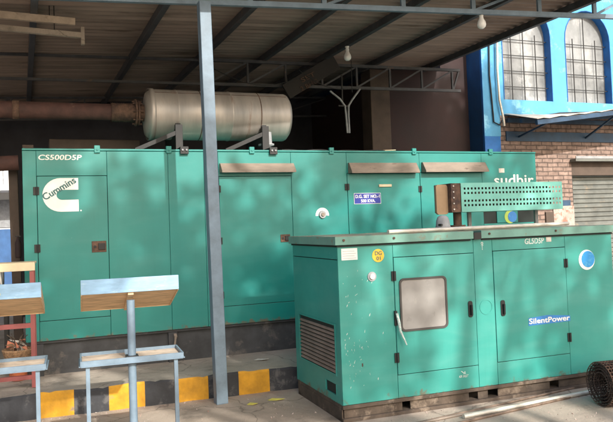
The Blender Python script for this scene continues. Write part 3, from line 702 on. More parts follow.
# outlet elbow under the right end
x = BK.at(267, 145, YS-.25)[0]; m = MB()
m.lathe([(.06, Z1+.002), (.13, Z1+.002), (.13, Z1+.025), (.06, Z1+.025), (.06, Z1+.09), (.10, Z1+.10), (.10, Z1+.12), (.075, Z1+.125), (.07, zc-rs+.08)], c=(x, -.22, 0), seg=24); m.build('outlet_spool', GREY, SLC)
# long exhaust pipe
EP = thing('exhaust_pipe', 'long red brown exhaust pipe running left from the silencer drum', 'pipe', BK.w(0, YS, 0), BK.yaw)
m = MB(); pe = s0-.14-.012*27*.85; m.tube([(pe+.01, 0, pz), (pe-6, 0, pz+.0)], .097, 24); m.build('pipe_run', PIPE, EP)
for dx in (1.0, 3.2):
    m = MB(); m.lathe([(.09, pe-dx), (.105, pe-dx), (.105, pe-dx-.07), (.09, pe-dx-.07)], c=(0,0,pz), axis='x'); m.build('weld_collar', RUSTY, EP)
m = MB(); m.tube([(0,0,0), (.15,0,0.02), (.9,0,.06)], .085, 18)
q = on_z(10, 158, 2.66)
PP = tag(m.build('lower_pipe', PIPE), 'dark red brown pipe stub left of the long generator lid', 'pipe'); PP.location = BK.w(XL-.95, .7, 2.47); PP.rotation_euler.z = BK.yaw
# brown duct box behind
x0, x1 = BK.at(49, 144, 1.3)[0], BK.at(139, 144, 1.3)[0]
m = MB(); m.box(x0, x1, 1.2, 1.7, Z1+.002, BK.at(90, 140.5, 1.3)[1]); c_ = tag(m.build('duct_box', PILLAR, bevel=.01), 'low brown duct box on the lid behind the exhaust pipe', 'duct'); c_.location = BK.w(0,0,0); c_.rotation_euler.z = BK.yaw
x = BK.at(28, 144, .8)[0]; m = MB(); m.box(x-.06, x+.06, .75, .87, Z1+.002, Z1+.13); c_ = tag(m.build('timber_block', PILLAR, bevel=.005), 'short brown block standing on the left corner of the long lid', 'block'); c_.location = BK.w(0,0,0); c_.rotation_euler.z = BK.yaw

# ------------------------------------------------------------------ bulbs, Y tube, battens
def bulb(p, cord, label):
    t = thing('light_bulb', label, 'light bulb', p, 0, 'bulbs hanging under the shed roof')
    m = MB(); m.lathe([(0,-.09),(.025,-.087),(.047,-.067),(.054,-.04),(.049,-.008),(.03,.028),(.024,.05),(.024,.062)], seg=24); m.build('globe', BULB, t)
    m = MB(); m.lathe([(0,.06),(.026,.06),(.026,.075),(.02,.10),(.03,.11),(.03,.12),(0,.125)], seg=16); m.build('holder', WHITE, t)
    m = MB(); m.tube([(0,0,.12),(0.003,0,.12+cord*.5),(0,0,.12+cord)], .004, 6); m.build('cord', BLACK, t)
    return t
x, z = SH.at(481.5, 23, .1); b1 = bulb(SH.w(x, .1, z+.02), max(.03, 3.95+.06*x-z-.16), 'opal light bulb hanging from the front beam of the shed, near the blue building')
x, z = SH.at(347.5, 56, 2.2); b2 = copy_tree(b1); b2.location = SH.w(x, 2.2, z+.02); b2['label'] = 'opal light bulb hanging deeper under the roof, above the forked tubes'
YT = 2.9
yt = thing('forked_tubes', 'pair of pale bent tubes splitting into a Y under the truss', 'tubes', SH.w(0, YT, 0), SH.yaw)
for path in (((330,91),(340,99),(345,106),(346,115),(347.5,133)), ((360,89),(352,100),(348.5,106),(348.5,115),(349.5,133))):
    m = MB(); m.tube([(SH.at(u, v, YT)[0], .0, SH.at(u, v, YT)[1]) for u, v in path], .016, 8); m.build('tube', GREY, yt)
for (p_, sag) in ((((300,70),(357,88)), .12), (((352,60),(353,92)), .02), (((210,66),(300,78)), .18)):
    a_, c2_ = SH.at(*p_[0], YT), SH.at(*p_[1], YT); w_ = MB()
    w_.tube([(a_[0]+(c2_[0]-a_[0])*t/10, .03, a_[1]+(c2_[1]-a_[1])*t/10-sag*math.sin(math.pi*t/10)) for t in range(11)], .006, 6); w_.build('wire', BLACK, yt)
x, z = SH.at(343, 74, YT); x2, z2 = SH.at(343, 106, YT); m = MB(); m.bar((x, .05, z), (x2, .02, z2), .02); m.bar((x2-.08,0,z2), (x2+.12,0,z2), .02); m.build('hanger', BLACK, yt)
for (qa, qb, lab, mt, cap) in (((-60, 9), (75, 22), 'upper pale batten under the shed roof, thicker and shorter', SAND, False), ((-60, 22), (81, 35.5), 'lower grey batten with a cross piece at its end under the shed roof', PLINTHM, True)):
    yb = 1.2; a = SH.at(*qa, yb); c = SH.at(*qb, yb)
    t = thing('hanging_batten', lab, 'batten', SH.w(0, yb, 0), SH.yaw, 'battens under the shed roof')
    m = MB(); m.bar((a[0], 0, a[1]), (c[0], 0, c[1]), .05, .075 if not cap else .055); m.build('rail', mt, t)
    if cap: m = MB(); m.box(c[0], c[0]+.035, -.03, .03, c[1]-.10, c[1]+.09); m.build('cross_piece', mt, t)
    for k in (.25, .8):
        xx, zz_ = a[0]+(c[0]-a[0])*k, a[1]+(c[1]-a[1])*k; m = MB(); m.tube([(xx, 0, zz_+.03), (xx, 0, rz(xx)+.04)], .006, 6); m.build('hanger_wire', BLACK, t)

# ------------------------------------------------------------------ nearer generator
fa = lambda u, v: FR.at(u, v)
GF = thing('generator_set', 'smaller faded teal generator with barred side grille and rounded door window in front', 'generator', FR.o, FR.yaw)
FX0, FX1, FZ0, FZ1, FD = -1.39, 1.632, .145, 1.53, 1.17
m = MB(); m.box(FX0+.014, FX1-.014, .016, FD-.014, FZ0+.01, FZ1-.005); m.build('inner_casing', GASKET, GF)
def fplate(x0, x1, z0, z1, name='panel'): return plate(x0, x1, z0, z1, name=name, mt=TEAL2, par=GF)
f1 = fa(395.5,320)[0]; f2 = fa(476.5,320)[0]; f3 = fa(495.5,320)[0]; f4 = fa(568.5,320)[0]
zt1 = fa(430,255.3)[1]; zb1 = fa(430,371.3)[1]; zt2 = fa(528,249)[1]; zb2 = fa(530,358.5)[1]
fplate(FX0, f1, FZ0, FZ1); fplate(f1, f2, zt1, FZ1); fplate(f1, f2, FZ0, zb1); fplate(f2, f3, FZ0, FZ1)
fplate(f3, f4, zt2, FZ1); fplate(f3, f4, FZ0, zb2); fplate(f4, FX1, FZ0, FZ1)
def fhz(z0, z1, *pts): return [(fa(*p)[1]-z0)/(z1-z0) for p in pts]
e1 = door(f1, f2, zb1, zt1, 'l', 'r', GF, TEAL2, fhz(zb1, zt1, (393,276), (397.5,357.5)), .026, .085)
e2 = door(f3, f4, zb2, zt2, 'r', 'l', GF, TEAL2, fhz(zb2, zt2, (565.5,263), (570,337)), .026, .085)
# window
a0, a1 = fa(400.5, 331), fa(445.5, 274.5)
wx0, wx1, wz0, wz1 = a0[0], a1[0], a0[1]-.008, a1[1]-.008
m = MB(); o_ = rrect(wx0, wx1, wz0, wz1, .045); i_ = rrect(wx0+.018, wx1-.018, wz0+.018, wz1-.018, .032); n = len(o_)
vs = [(x, -.016, z) for x, z in o_]+[(x, -.016, z) for x, z in i_]+[(x, -.003, z) for x, z in o_]+[(x, -.003, z) for x, z in i_]
fs = []
for k in range(n):
    j = (k+1) % n; fs += [(k, j, n+j, n+k), (k, 2*n+k, 2*n+j, j), (n+k, n+j, 3*n+j, 3*n+k)]
m.add(vs, fs); wnd = m.build('window', mat('rubber', (.06,.055,.05), .7), e1)
m = MB(); m.prism(rrect(wx0+.015, wx1-.015, wz0+.015, wz1-.015, .033), -.008, -.0045); m.build('pane', GLASS, wnd)
# recessed handles
for d_, u, v in ((e1, 470, 309), (e2, 502.5, 308)):
    q = fa(u, v); m = MB(); m.prism(rrect(q[0]-.024, q[0]+.024, q[1]-.075, q[1]+.075, .02), -.012, -.0045); m.build('handle_plate', BLACK, d_, .002)
    m = MB(); m.box(q[0]-.006, q[0]+.012, -.034, -.012, q[1]-.055, q[1]+.04); m.build('handle', DARK, d_, .004)
# dangling strap on left hinge side
q0 = fa(395, 313); m = MB(); pts = [(395,313),(397,322),(398,330),(401,337),(404,344)]
m.tube([(fa(*p)[0], -.035-.004*i, fa(*p)[1]) for i, p in enumerate(pts)], [.012,.014,.012,.009,.006], 8); m.build('dangling_tag', WORN, GF)
m = MB(); m.box(q0[0]-.012, q0[0]+.012, -.02, -.001, q0[1]-.11, q0[1]+.02); m.build('hasp', BLACK, GF)
m = MB(); rn_ = random.Random(9)
for k in range(60):
    x = FX0+.03+abs(rn_.gauss(0, .16)); z = rn_.uniform(.28, 1.3) if k % 3 else rn_.gauss(.62, .12)
    if x > f1-.03 or z < .18 or z > 1.48: continue
    a = rn_.gauss(0, .5); l = rn_.uniform(.003, .016); w2 = rn_.uniform(.0012, .0035); dx, dz = math.sin(a)*l, math.cos(a)*l
    m.prism([(x-dx-w2, z-dz), (x+w2*.6, z-dz*.3), (x+dx+w2, z+dz), (x-w2, z+dz*.2)], -.0012, -.0002)
m.build('paint_scuffs', WORN, GF)['kind'] = 'stuff'
# faint round pressing on the mullion
q = fa(486, 307); m = MB(); m.disc(q[0], q[1], .07, -.0035, -.0002, 28, rin=.064); m.build('round_pressing', TEAL2, GF)
# lid in two pieces with a gap
LT = 1.592; xg0, xg1 = fa(471.5, 238)[0], fa(486, 237)[0]
for x0, x1 in ((FX0-.03, xg0), (xg0+.085, FX1+.02)):
    m = MB(); m.box(x0, x1, -.035, FD+.035, FZ1-.012, LT-.003, 0); m.box(x0+.01, x1-.01, -.027, FD+.027, LT-.0025, LT, 2); m.box(x0+.02, x1-.02, -.015, FD+.015, FZ1-.03, FZ1-.014, 1)
    m.build('lid', [TEAL3, GASKET, TEALROOF], GF, .004)
m = MB(); m.box(xg0+.003, xg0+.082, -.04, FD, FZ1-.02, LT-.018); m.build('lid_channel', BLACK, GF)
for u, v in ((342, 242), (481+6, 235), (553, 228.5), (392,240)):
    q = fa(u, v); m = MB(); m.disc(q[0], FZ1+.028, .011, -.044, -.035, 10); m.build('lid_bolt', RUSTY, GF)
# side panel (left end) with grille
sd = Frame(FR.w(FX0, 0), FR.yaw+math.pi/2)
def side_box(m, y0, y1, z0, z1, x0, x1, mi=0): m.box(x0, x1, y0, y1, z0, z1, mi)
ly0, ly1 = .125, 1.035; lz0, lz1 = .39, .815
vy0, vy1, vz0, vz1 = .135, .385, .205, .30
zs = sd.at(315, 258)[1]
m = MB(); X0, X1 = FX0, FX0+.013
def sb(y0, y1, z0, z1): m.box(X0, X1, y0, y1, z0, z1)
sb(.014, FD, zs+.004, FZ1-.002); sb(.014, FD, lz1, zs-.004); sb(.014, ly0, lz0, lz1-.0); sb(ly1, FD, lz0, lz1)
sb(.014, FD, vz1, lz0); sb(.014, vy0, vz0, vz1); sb(vy1, FD, vz0, vz1); sb(.014, FD, FZ0, vz0)
m.build('end_panel', TEAL2, GF)
m = MB(); k = 0; z = lz0+.012
while z < lz1-.02:
    m.prism([(FX0-.002, z), (FX0+.0, z-.006), (FX0+.035, z+.026), (FX0+.033, z+.032)], ly0+.004, ly1-.004, 'y'); z += .036
grl = m.build('grille', mat('grille_slat', (.26,.19,.15), .7, var=.2), GF)
m = MB(); m.box(X0-.006, X0+.01, ly0-.014, ly0, lz0-.014, lz1+.014); m.box(X0-.006, X0+.01, ly1, ly1+.014, lz0-.014, lz1+.014); m.box(X0-.006, X0+.01, ly0, ly1, lz1, lz1+.014); m.box(X0-.006, X0+.01, ly0, ly1, lz0-.014, lz0); m.build('grille_frame', TEAL2, grl)
m = MB(); m.box(X0-.004, X0+.008, vy0-.008, vy0+.001, vz0, vz1); m.box(X0-.004, X0+.008, vy1-.001, vy1+.008, vz0, vz1); m.build('cable_slot', TEAL2, GF)
m = MB(); m.box(FX1-.013, FX1, .014, FD, FZ0, FZ1-.002); m.build('end_panel', TEAL2, GF); m = MB(); m.box(FX0+.002, FX1-.002, FD-.012, FD, FZ0, FZ1-.002); m.build('rear_panel', TEAL2, GF)
# skid with fork pockets
m = MB(); yb0 = .03
segs = [FX0+.03]; cuts = [(fa(404,404)[0], fa(412,403)[0]), (fa(471,400)[0], fa(480,399)[0]), (fa(490,396)[0], fa(500,395)[0]), (fa(552,387)[0], fa(561,385)[0])]
x = FX0+.02
for a, c in cuts+[(FX1-.02, FX1)]:
    m.box(x, a, yb0, yb0+.012, .03, FZ0-.035); x = c
m.box(FX0, FX1, yb0-.03, FD-.02, FZ0-.034, FZ0-.002); m.box(FX0, FX1, yb0-.03, yb0+.09, -.002, .03); m.box(FX0, FX0+.012, .03, FD-.02, .0, FZ0-.035); m.box(FX0-.0, FX0+.08, FD-.1, FD-.02, 0, .03)
m.box(FX0+.02, FX1, FD-.03, FD-.02, 0, FZ0-.035)
m.build('skid', SKID, GF, .003)
# stickers and lettering
q0, q1 = fa(341.5, 260.5), fa(357, 248); m = MB(); m.box(q0[0], q1[0], -.003, -.0005, q0[1], q1[1]); lb = m.build('warning_label', WHITE, GF)
for k in range(4): text('~~~~~~', q0[0]+.01, q1[0]-.02-.02*(k % 2), q0[1]+.012+.016*k*.8, q0[1]+.016+.016*k*.8, -.0045, GREY, lb) if False else None
m = MB()
for k in range(4): zz_ = q0[1]+.014+(q1[1]-q0[1]-.02)*k/4; m.box(q0[0]+.01, q1[0]-.012-.015*(k % 2), -.0036, -.0031, zz_, zz_+.003)
m.build('print_lines', GREY, lb)
q = fa(378, 255.5); m = MB(); m.disc(q[0], q[1], .058, -.003, -.0005, 28); ys_ = m.build('number_sticker', YELLOW, GF)
text('DG', q[0]-.03, q[0]+.034, q[1]+.004, q[1]+.038, -.0045, LOGOINK, ys_, bold=.02); text('01', q[0]-.018, q[0]+.022, q[1]-.04, q[1]-.008, -.0045, LOGOINK, ys_, bold=.02)
q = fa(371.7, 276.5); m = MB(); m.disc(q[0], q[1], .042, -.008, -.0005, 22, rin=.024); m.disc(q[0], q[1], .024, -.02, -.0005, 16, mi=1); m.build('round_lock', [GREY, PAPER], GF)
q = fa(362.5, 365); m = MB(); m.box(q[0]-.006, q[0]+.006, -.002, -.0004, q[1]-.014, q[1]+.014); m.build('paint_chip', RUSTY, GF)
q0, q1 = fa(523, 243), fa(543.5, 236.5); text('GL5D5P', q0[0]+.02, q1[0], q0[1]-.012, q1[1]-.012, -.001, WORN, GF, bold=.05, shear=.1, ang=0, label='worn white model lettering')
q = fa(548.5, 235.5); m = MB(); m.box(q[0]-.032, q[0]+.028, -.003, -.0005, q[1]-.06, q[1]-.008); m.build('paper_label', PAPER, GF)
a0, a1 = fa(528.2, 325.5), fa(569.5, 313.5); x0, x1 = a0[0], a1[0]; zc_ = (a0[1]+a1[1])/2
m = MB(); m.prism([(x0, zc_-.042), (x1, zc_-.034), (x1+.002, zc_+.02), (x0+.22, zc_+.045), (x0+.004, zc_+.032)], -.0065, -.0045); lb = m.build('product_label', SKYBLUE, e2)
text('SilentPower', x0+.008, x1-.008, zc_-.024, zc_+.026, -.008, WHITE, lb, bold=.05)
q = fa(587.5, 259.5); m = MB(); m.disc(q[0]-.012, q[1]-.002, .100, -.003, -.0005, 32); m.disc(q[0]+.003, q[1]+.004, .082, -.005, -.0031, 28, mi=1); m.build('globe_emblem', [WHITE, mat('globe_blue', (.02,.26,.60), .5, spots=(.06,.34,.62), spot_amt=.7, spot_scale=22)], GF)
q = fa(464, 374); m = MB(); m.prism([(q[0]-.025, q[1]+.03), (q[0]+.0, q[1]+.012), (q[0]+.012, q[1]+.026), (q[0]+.02, q[1]-.0), (q[0]-.008, q[1]+.002), (q[0]-.005, q[1]+.008), (q[0]-.03, q[1]+.026)], -.002, -.0004); m.build('arrow_mark', WORN, GF)
text('AIR INLET', q[0]-.055, q[0]+.045, q[1]-.03, q[1]-.008, -.001, WORN, GF, bold=.02)
q = fa(482, 246); text('T', q[0]-.012, q[0]+.012, q[1]-.035, q[1]+.01, -.001, WORN, GF); m = MB(); m.disc(q[0], q[1]+.025, .013, -.002, -.0004, 14, rin=.007); m.build('key_mark', WORN, GF)

# ------------------------------------------------------------------ exhaust guard on nearer generator
YG = .75
ga = lambda u, v: FR.at(u, v, YG)
EG = thing('exhaust_guard', 'pale teal perforated guard box around a rusty muffler on the nearer generator', 'guard', FR.w(0, YG, 0), FR.yaw)
x0, z1_ = ga(460.5, 183.8); x1, z1b = ga(561.5, 181); z0_ = ga(462, 212.8)[1]; z0b = ga(561.5, 208)[1]
z0_ = (z0_+z0b)/2; z1_ = (z1_+z1b)/2; dg = .34
nh = 29; ncol = nh*2+1; zr = [z0_, z0_+(z1_-z0_)*.19, z0_+(z1_-z0_)*.265, z0_+(z1_-z0_)*.345, z0_+(z1_-z0_)*.42, z0_+(z1_-z0_)*.615, z0_+(z1_-z0_)*.69, z0_+(z1_-z0_)*.77, z0_+(z1_-z0_)*.845, z1_]
holes = {1, 3, 5, 7}
xsr = [x0]+[x0+.035+(x1-x0-.06)*(k)/(nh*2-1) for k in range(nh*2)]+[x1]
m = MB(); grid = {}
vs = [(x, 0, z) for z in zr for x in xsr]; nx = len(xsr); fs = []
for r_ in range(len(zr)-1):
    for c in range(nx-1):
        if r_ in holes and c % 2 == 1: continue
        fs.append((r_*nx+c, r_*nx+c+1, (r_+1)*nx+c+1, (r_+1)*nx+c))
m.add(vs, fs)
m.box(x0, x1, .0+.002, dg, z1_-.003, z1_); m.box(x0, x1, .002, dg, z0_, z0_+.003); m.box(x0, x1, dg, dg+.003, z0_, z1_)
gbo = m.build('perforated_box', GUARD, EG)
md = gbo.modifiers.new('s', 'SOLIDIFY'); md.thickness = .003; md.offset = 1
rm = (z1_-z0_)*.42; zc2 = (z0_+z1_)/2
m = MB(); m.lathe([(0, x0-.01), (rm*.9, x0-.008), (rm, x0+.02), (rm, x1-.1), (rm*.8, x1-.06), (0, x1-.05)], c=(0, dg/2, zc2), axis='x', seg=28); m.build('muffler', RUSTY, EG)
xe0 = ga(442, 200)[0]
m = MB(); m.box(x0-.11, x0-.004, .004, .01, z0_-.0, z1_); m.box(x0-.12, x0-.11, .0, dg, z0_, z1_)
for k in range(5): z = z0_+.03+(z1_-z0_-.06)*k/4; m.disc(x0-.09, z, .008, -.004, .004, 8, mi=1)
m.build('end_bracket', [RUSTY, PAPER], EG)
m = MB(); m.prism(rrect(xe0-.03, x0-.125, z0_-.02, z1_-.01, .03), .06, .09); m.build('gasket_plate', mat('tan_board', (.36,.24,.14), .8), EG)
m = MB(); m.tube([(x0+.04, .15, z0_), (x0+.04, .15, LT)], .045, 14); m.lathe([(.045, LT+.03), (.085, LT+.03), (.085, LT+.05), (.045, LT+.05)], c=(x0+.04, .15, 0), seg=18); m.build('riser_pipe', RUSTY, EG)
for xx in (x0+.3, x1-.12):
    m = MB(); m.box(xx-.02, xx+.02, .3, .33, LT, z0_); m.build('support_leg', GREY, EG)
# grey cap beside it
q = ga(444, 226); gcap = thing('grey_cowl', 'rounded grey metal cowl at the left end of the perforated guard', 'cowl', FR.w(q[0], YG+.02, LT), FR.yaw)
m = MB(); m.lathe([(0,.16),(.03,.158),(.055,.14),(.07,.10),(.075,.05),(.09,.0),(0,0)], seg=22); m.build('dome', GREY, gcap)
m = MB(); m.disc(-.06, .06, .012, -.075, -.02, 10); m.build('bolt', BLACK, gcap)
# long pale pipe on lid
P0 = FR.at(388, 229.8, .12); P1 = FR.at(568, 221.5, .62)
PL = thing('loose_pipe', 'long pale pipe lying across the lid of the nearer generator', 'pipe', FR.o, FR.yaw)
m = MB(); m.tube([(FR.at(388,230,.1)[0], .1, LT+.02), (FR.at(568,222,.55)[0], .55, LT+.024)], .019, 14); m.build('pipe_run', ALU, PL)

# ------------------------------------------------------------------ tray stands
def stand():
    t = thing('tray_stand', 'slanted tray stand', 'tray stand', (0,0,0), 0, 'slanted tray stands in front of the kerb')
    m = MB(); m.tube([(0, 0, 0), (0, 0, 1.2)], .029, 18); m.build('pole', BLUEGREY, t)
    m = MB(); m.lathe([(0,0),(.09,0),(.09,.008),(.03,.012)], seg=20); m.build('foot', BLUEGREY, t)
    # upper tray: high edge to the front, sloping down and back
    Wd = .345; zf = 1.262; dep = .46; drop = .165
    m = MB(); m.prism([(-.045, zf), (-.06, zf), (-.06, zf+.105), (-.045, zf+.105)], -Wd, Wd, 'x'); m.build('front_rim', TRAYBLUE, t, .003)
    m = MB(); m.prism([(-.043, zf+.002), (dep, zf-drop), (dep, zf-drop+.014), (-.043, zf+.016)], -Wd+.01, Wd-.01, 'x'); m.build('board', PLY, t)
    m = MB()
    for sx in (-1, 1): m.prism([(-.043, zf-.006), (dep, zf-drop-.006), (dep, zf-drop+.05), (-.043, zf+.10)], sx*Wd-(.009 if sx > 0 else 0), sx*Wd+(0 if sx > 0 else .009), 'x')
    m.prism([(dep+.001, zf-drop-.006), (dep+.012, zf-drop-.006), (dep+.012, zf-drop+.05), (dep+.001, zf-drop+.05)], -Wd, Wd, 'x'); m.build('side_rim', PLY, t)
    m = MB(); m.prism([(-.042, zf-.002), (dep, zf-drop-.002), (dep, zf-drop-.02), (-.042, zf-.02)], -.02, .02, 'x'); m.box(-.035, -.03, -.035, .03, zf-.06, zf-.02) if False else None; m.build('batten', PLY, t)
    # lower shelf
    z0 = .775; a, b_ = -.06, .30; L0, L1 = -.355, .36
    m = MB()
    for (p, q) in (((L0,a),(L1,a)), ((L1,a),(L1,b_)), ((L1,b_),(L0,b_)), ((L0,b_),(L0,a))):
        m.bar((p[0],p[1],z0), (q[0],q[1],z0), .012, .042)
        m.bar((p[0],p[1],z0-.018), (q[0],q[1],z0-.018), .03, .006)
    m.build('shelf_frame', BLUEGREY, t)
    m = MB(); m.box(L0+.008, -.035, a+.008, b_-.008, z0-.012, z0-.002); m.box(.035, L1-.008, a+.008, b_-.008, z0-.012, z0-.002); m.build('shelf_board', SAND, t)
    m = MB(); m.box(-.045, .045, -.05, .05, z0-.03, z0+.025); m.build('pole_clamp', BLACK, t, .004)
    for x in (L0+.045, L1-.05):
        m = MB(); m.bar((x, a+.02, 0), (x, a+.02, z0-.022), .028, .028); m.build('leg', BLUEGREY, t, .002)
    return t
s1_ = stand(); s1_['label'] = 'whole slanted tray stand with pale blue rim, nearer the shed post'
p = on_z(126, 460, 0); s1_.location = Vector((-1.315, 4.99, 0)); s1_.rotation_euler.z = .33
s2_ = copy_tree(s1_); s2_['label'] = 'slanted tray stand cut by the left edge, in front of the flower pot'
s2_.location = s1_.location - Vector((math.cos(.27), math.sin(.27), 0))*.955; s2_.rotation_euler.z = .33
# yellow smiley-like dot on left stand rim is a plain sticker
m = MB(); m.disc(.06, 1.30, .022, -.0625, -.0605, 16); m.build('dot_sticker', LEAFY, s2_)
# red rack with cream top
q = on_z(34.3, 387, .23); RK = thing('red_rack', 'red steel rack with a cream top board on the plinth at the left edge', 'rack', q, .33)
zt0 = FR.at  # unused
dpt = q.y
def zat(v, u=34): d = ray(u, v); t_ = q.y/d.y; return EYE+d.z*t_-q.z
m = MB(); m.bar((0,0,0), (0,0,zat(271)-.0), .04, .04); m.build('post', REDP, RK)
m = MB(); m.bar((-1.1,0,0), (-1.1,0,zat(271)), .04, .04); m.build('post', REDP, RK)
m = MB(); zz_ = zat(325); m.bar((-1.08,0,zz_), (-.02,0,zz_), .035, .045); m.build('crossbar', REDP, RK)
m = MB(); m.bar((-1.08,0,.1), (-.02,0,.1), .035, .04); m.build('crossbar', REDP, RK)
m = MB(); m.box(-1.15, .03, -.03, .012, zat(270.5)+.001, zat(262)); m.box(-1.15, .03, .012, .3, zat(262)-.02, zat(262)); m.build('top_board', CREAM, RK, .004)
for x in (-1.1, 0):
    m = MB(); m.bar((x,.28,0), (x,.28,zat(262)-.02), .03, .03); m.build('post', REDP, RK)
# clay pot with wicker basket
q = on_z(16, 381, .23); PT = thing('flower_pot', 'orange clay pot holding a wicker basket of crumpled paper on the plinth', 'pot', q+Vector((0,.06,-.003)), 0)
m = MB(); m.lathe([(0,0),(.07,0),(.085,.03),(.09,.10),(.095,.11),(.095,.12),(.0,.12)], seg=24); m.build('clay_base', CLAY, PT)
m = MB(); m.lathe([(0,.12),(.095,.12),(.15,.30),(.155,.31),(.15,.32),(.13,.31),(.08,.22),(0,.22)], seg=26)
m.build('wicker_basket', WICKER, PT)
m = MB(); rnd = random.Random(3)
for k in range(26):
    a = rnd.uniform(0, 6.28); r_ = rnd.uniform(0, .12); c = Vector((r_*math.cos(a), r_*math.sin(a), rnd.uniform(.28, .38)))
    vs = [c+Vector((rnd.uniform(-.06,.06), rnd.uniform(-.05,.05), rnd.uniform(-.04,.05))) for _ in range(4)]
    m.add(vs, [(0,1,2),(0,2,3)], k % 3)
m.build('crumpled_paper', [PAPER, mat('salmon_paper', (.6,.22,.13), .8), WICKER], PT)
m = MB()
for k in range(8):
    a = rnd.uniform(0, 6.28); m.tube([(.03*math.cos(a), .03*math.sin(a), .3), (.06*math.cos(a), .06*math.sin(a), .42), (.12*math.cos(a), .12*math.sin(a), .46)], .004, 5)
m.build('dry_stalks', BARK, PT)

# ------------------------------------------------------------------ wire mesh roll
e_ = on_z(603, 407.5, 0); rr = .195
MR = thing('wire_mesh_roll', 'roll of rusty brown wire mesh lying on the ground by the right edge', 'mesh roll', (e_.x, e_.y+.04, 0), .22)
m = MB(); LN = .9
def ring(x, r_): m.tube([(x, r_*math.cos(a), rr+r_*math.sin(a)) for a in [2*math.pi*k/28 for k in range(29)]], .0045, 5, caps=False)
x = 0
while x <= LN: ring(x, rr-.003); x += .03
for k in range(34):
    a = 2*math.pi*k/34; m.tube([(0, (rr-.003)*math.cos(a), rr+(rr-.003)*math.sin(a)), (LN, (rr-.003)*math.cos(a), rr+(rr-.003)*math.sin(a))], .0045, 5)
m.build('outer_turn', RUSTY, MR)
m = MB()
for turn, r0_ in enumerate((.178, .155, .13, .10)):
    x = .01
    while x <= LN: ring(x, r0_); x += .05
    for k in range(26):
        a = 2*math.pi*k/26+turn*.1; m.tube([(0, r0_*math.cos(a), rr+r0_*math.sin(a)), (LN, r0_*math.cos(a), rr+r0_*math.sin(a))], .0045, 4)
m.build('inner_turn', mat('shaded_rusty_wire', (.07,.045,.035), .8, var=.4, scale=20), MR)  # inner turns use a darker brown, shade inside the roll as colour
# rods lying on the ground
rods = [((592,391.5),(482,413),.02,ALU,'thick pale steel pipe, farthest reaching the mesh roll'),
        ((570,397),(455,424),.012,RODM,'thin dark bar nearest the camera among the loose bars'),
        ((575,387.5),(440,418),.011,RODM,'thin rusty bar close along the skid of the nearer generator'),
        ((548,397),(430,421),.010,BEIGE,'pale bar lying between two dark bars on the ground')]
for (p_, q_, r_, mt, lab) in rods:
    a = on_z(*p_, r_); c = on_z(*q_, r_); d_ = c-a; mid = (a+c)/2; mid.z = 0
    m = MB(); m.tube([a-mid, (a+c)/2-mid+Vector((0,0,.001)), c+d_*.15-mid], r_, 12)
    c_ = tag(m.build('steel_bar', mt), lab, 'bar', 'loose bars on the ground'); c_.location = mid
# scraps
for (u, v, s_, mt, lab, zz_) in ((253, 404.5, .045, LEAFY, 'small yellow leaf scrap nearer the shed post', 0), (277, 400, .07, LEAFY, 'larger curled yellow leaf scrap on the ground by the kerb', 0), (262, 360, .07, PAPER, 'flat white paper scrap on the plinth', .23)):
    p = on_z(u, v, zz_); m = MB()
    m.add([(-s_,-.02,.003),(0,-.045,.010),(s_*1.1,-.02,.016),(s_*.7,.04,.004),(0,.02,.012),(-s_*.7,.05,.008),(-s_*1.3,0,.003)], [(0,1,4,5),(1,2,3,4),(0,5,6)])
    c_ = tag(m.build('scrap', mt), lab, 'scrap'); c_.location = p; md = c_.modifiers.new('s','SOLIDIFY'); md.thickness = .002
p = on_z(287, 346, .23); m = MB(); m.box(-.16, .1, -.03, .03, 0, .012); m.box(-.16, .1, .022, .03, .012, .05); m.box(-.1, -.07, -.15, .02, 0, .03); c_ = tag(m.build('steel_channel', GREY), 'short grey steel channel offcut on the plinth behind the nearer generator', 'offcut'); c_.location = p; c_.rotation_euler.z = .38
# gravel crumbs and litter by the kerb
m = MB(); rnd = random.Random(5)
for k in range(420):
    u, v = rnd.uniform(30, 610), rnd.uniform(396, 430); p = on_z(u, v, 0)
    if (p-FR.o).dot(FR.n) > -.02 and (p-FR.o).dot(FR.a) > -1.45: continue
    if (p-KB.o).dot(KB.n) > -.02: p -= KB.n*((p-KB.o).dot(KB.n)+.02+abs(rnd.gauss(0,.05)))
    s_ = rnd.uniform(.003, .010)
    vs = [p+Vector((rnd.uniform(-1,1)*s_, rnd.uniform(-1,1)*s_, z_*s_)) for z_ in (0,0,0,1.2)]
    m.add(vs, [(0,1,2),(0,1,3),(1,2,3),(2,0,3)])
c_ = m.build('grit', PLASTER); c_['kind'] = 'stuff'; c_['label'] = 'loose grit scattered on the ground along the kerb'

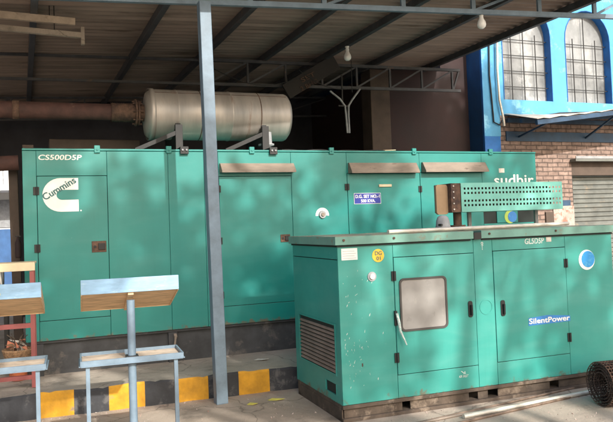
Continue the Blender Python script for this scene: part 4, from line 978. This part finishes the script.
# ------------------------------------------------------------------ trees behind the viewpoint that dapple the sun
def tree(loc, crown, nleaf, label, seed):
    rn = random.Random(seed); t = thing('shade_tree', label, 'tree', loc, 0, 'shade trees on the near side')
    top = max(c[0][2] for c in crown)
    m = MB(); m.tube([(0,0,0),(.1,.05,2),(.0,.1,4.5),(.1,0,6.5)], [.24,.19,.15,.10], 12)
    for (c, r_) in crown: m.tube([(0,.08,4.0+rn.uniform(-.5,1)), (c[0]*.5, c[1]*.5, (4.6+c[2])/2+.3), c], [.09,.06,.02], 7)
    m.build('trunk', BARK, t)
    m = MB()
    for (c, r_) in crown:
        for k in range(int(nleaf*r_*r_)):
            d_ = Vector((rn.gauss(0,1), rn.gauss(0,1), rn.gauss(0,.75))); d_ = d_.normalized()*(rn.random()**.45)*r_
            p = Vector(c)+d_; s_ = rn.uniform(.09, .17); a = Vector((rn.uniform(-1,1), rn.uniform(-1,1), rn.uniform(-.5,.5))).normalized(); b_ = a.cross(Vector((rn.uniform(-1,1), rn.uniform(-1,1), rn.uniform(-1,1)))).normalized()
            m.add([p-a*s_, p+b_*s_*.5, p+a*s_, p-b_*s_*.5], [(0,1,2,3)])
    m.build('crown', LEAF, t)
    return t
def sp(x, y, z, t): return Vector((x, y, z))+SUN*t
def crown_over(targets, base):
    return [((p-base)[:], r_) for p, r_ in targets]
base1 = Vector((7.6, -5, 0)); rn = random.Random(11)
tg = []
for (x, y, z, r_) in ((-3,6.5,.6,1.0),(-2.2,7,1.8,1.0),(-1,7.2,.5,.9),(-.4,7.6,1.7,1.0),(.8,7.6,1.0,1.0),(.2,6.2,.2,.8),(1.8,7.5,1.8,.95),(2.6,6.6,.7,.9),(3.4,8,1.7,.9),(-3.4,7.3,2.3,.9),(1.2,5.6,-.6,.7),(4.4,8,1.0,.9),(-1.2,6,-.8,.8),(.9,8.2,2.6,.7),(3.4,6.8,-.2,.8),(2.5,12.4,3.7,.9),(2.75,12.5,2.9,.9),(3.3,12.7,3.3,.8),(2.6,9.5,2.0,.7),(-2.6,7.4,1.0,.8),(-.96,6.65,.5,.7),(-.96,6.65,1.3,.75),(-.96,6.65,2.1,.7)):
    tg.append((sp(x, y, z, 14.5+rn.uniform(-1.6, 1.6)), r_*.98))
tree(base1, crown_over(tg, base1), 450, 'broad leafy tree behind the viewpoint shading the generators', 1)
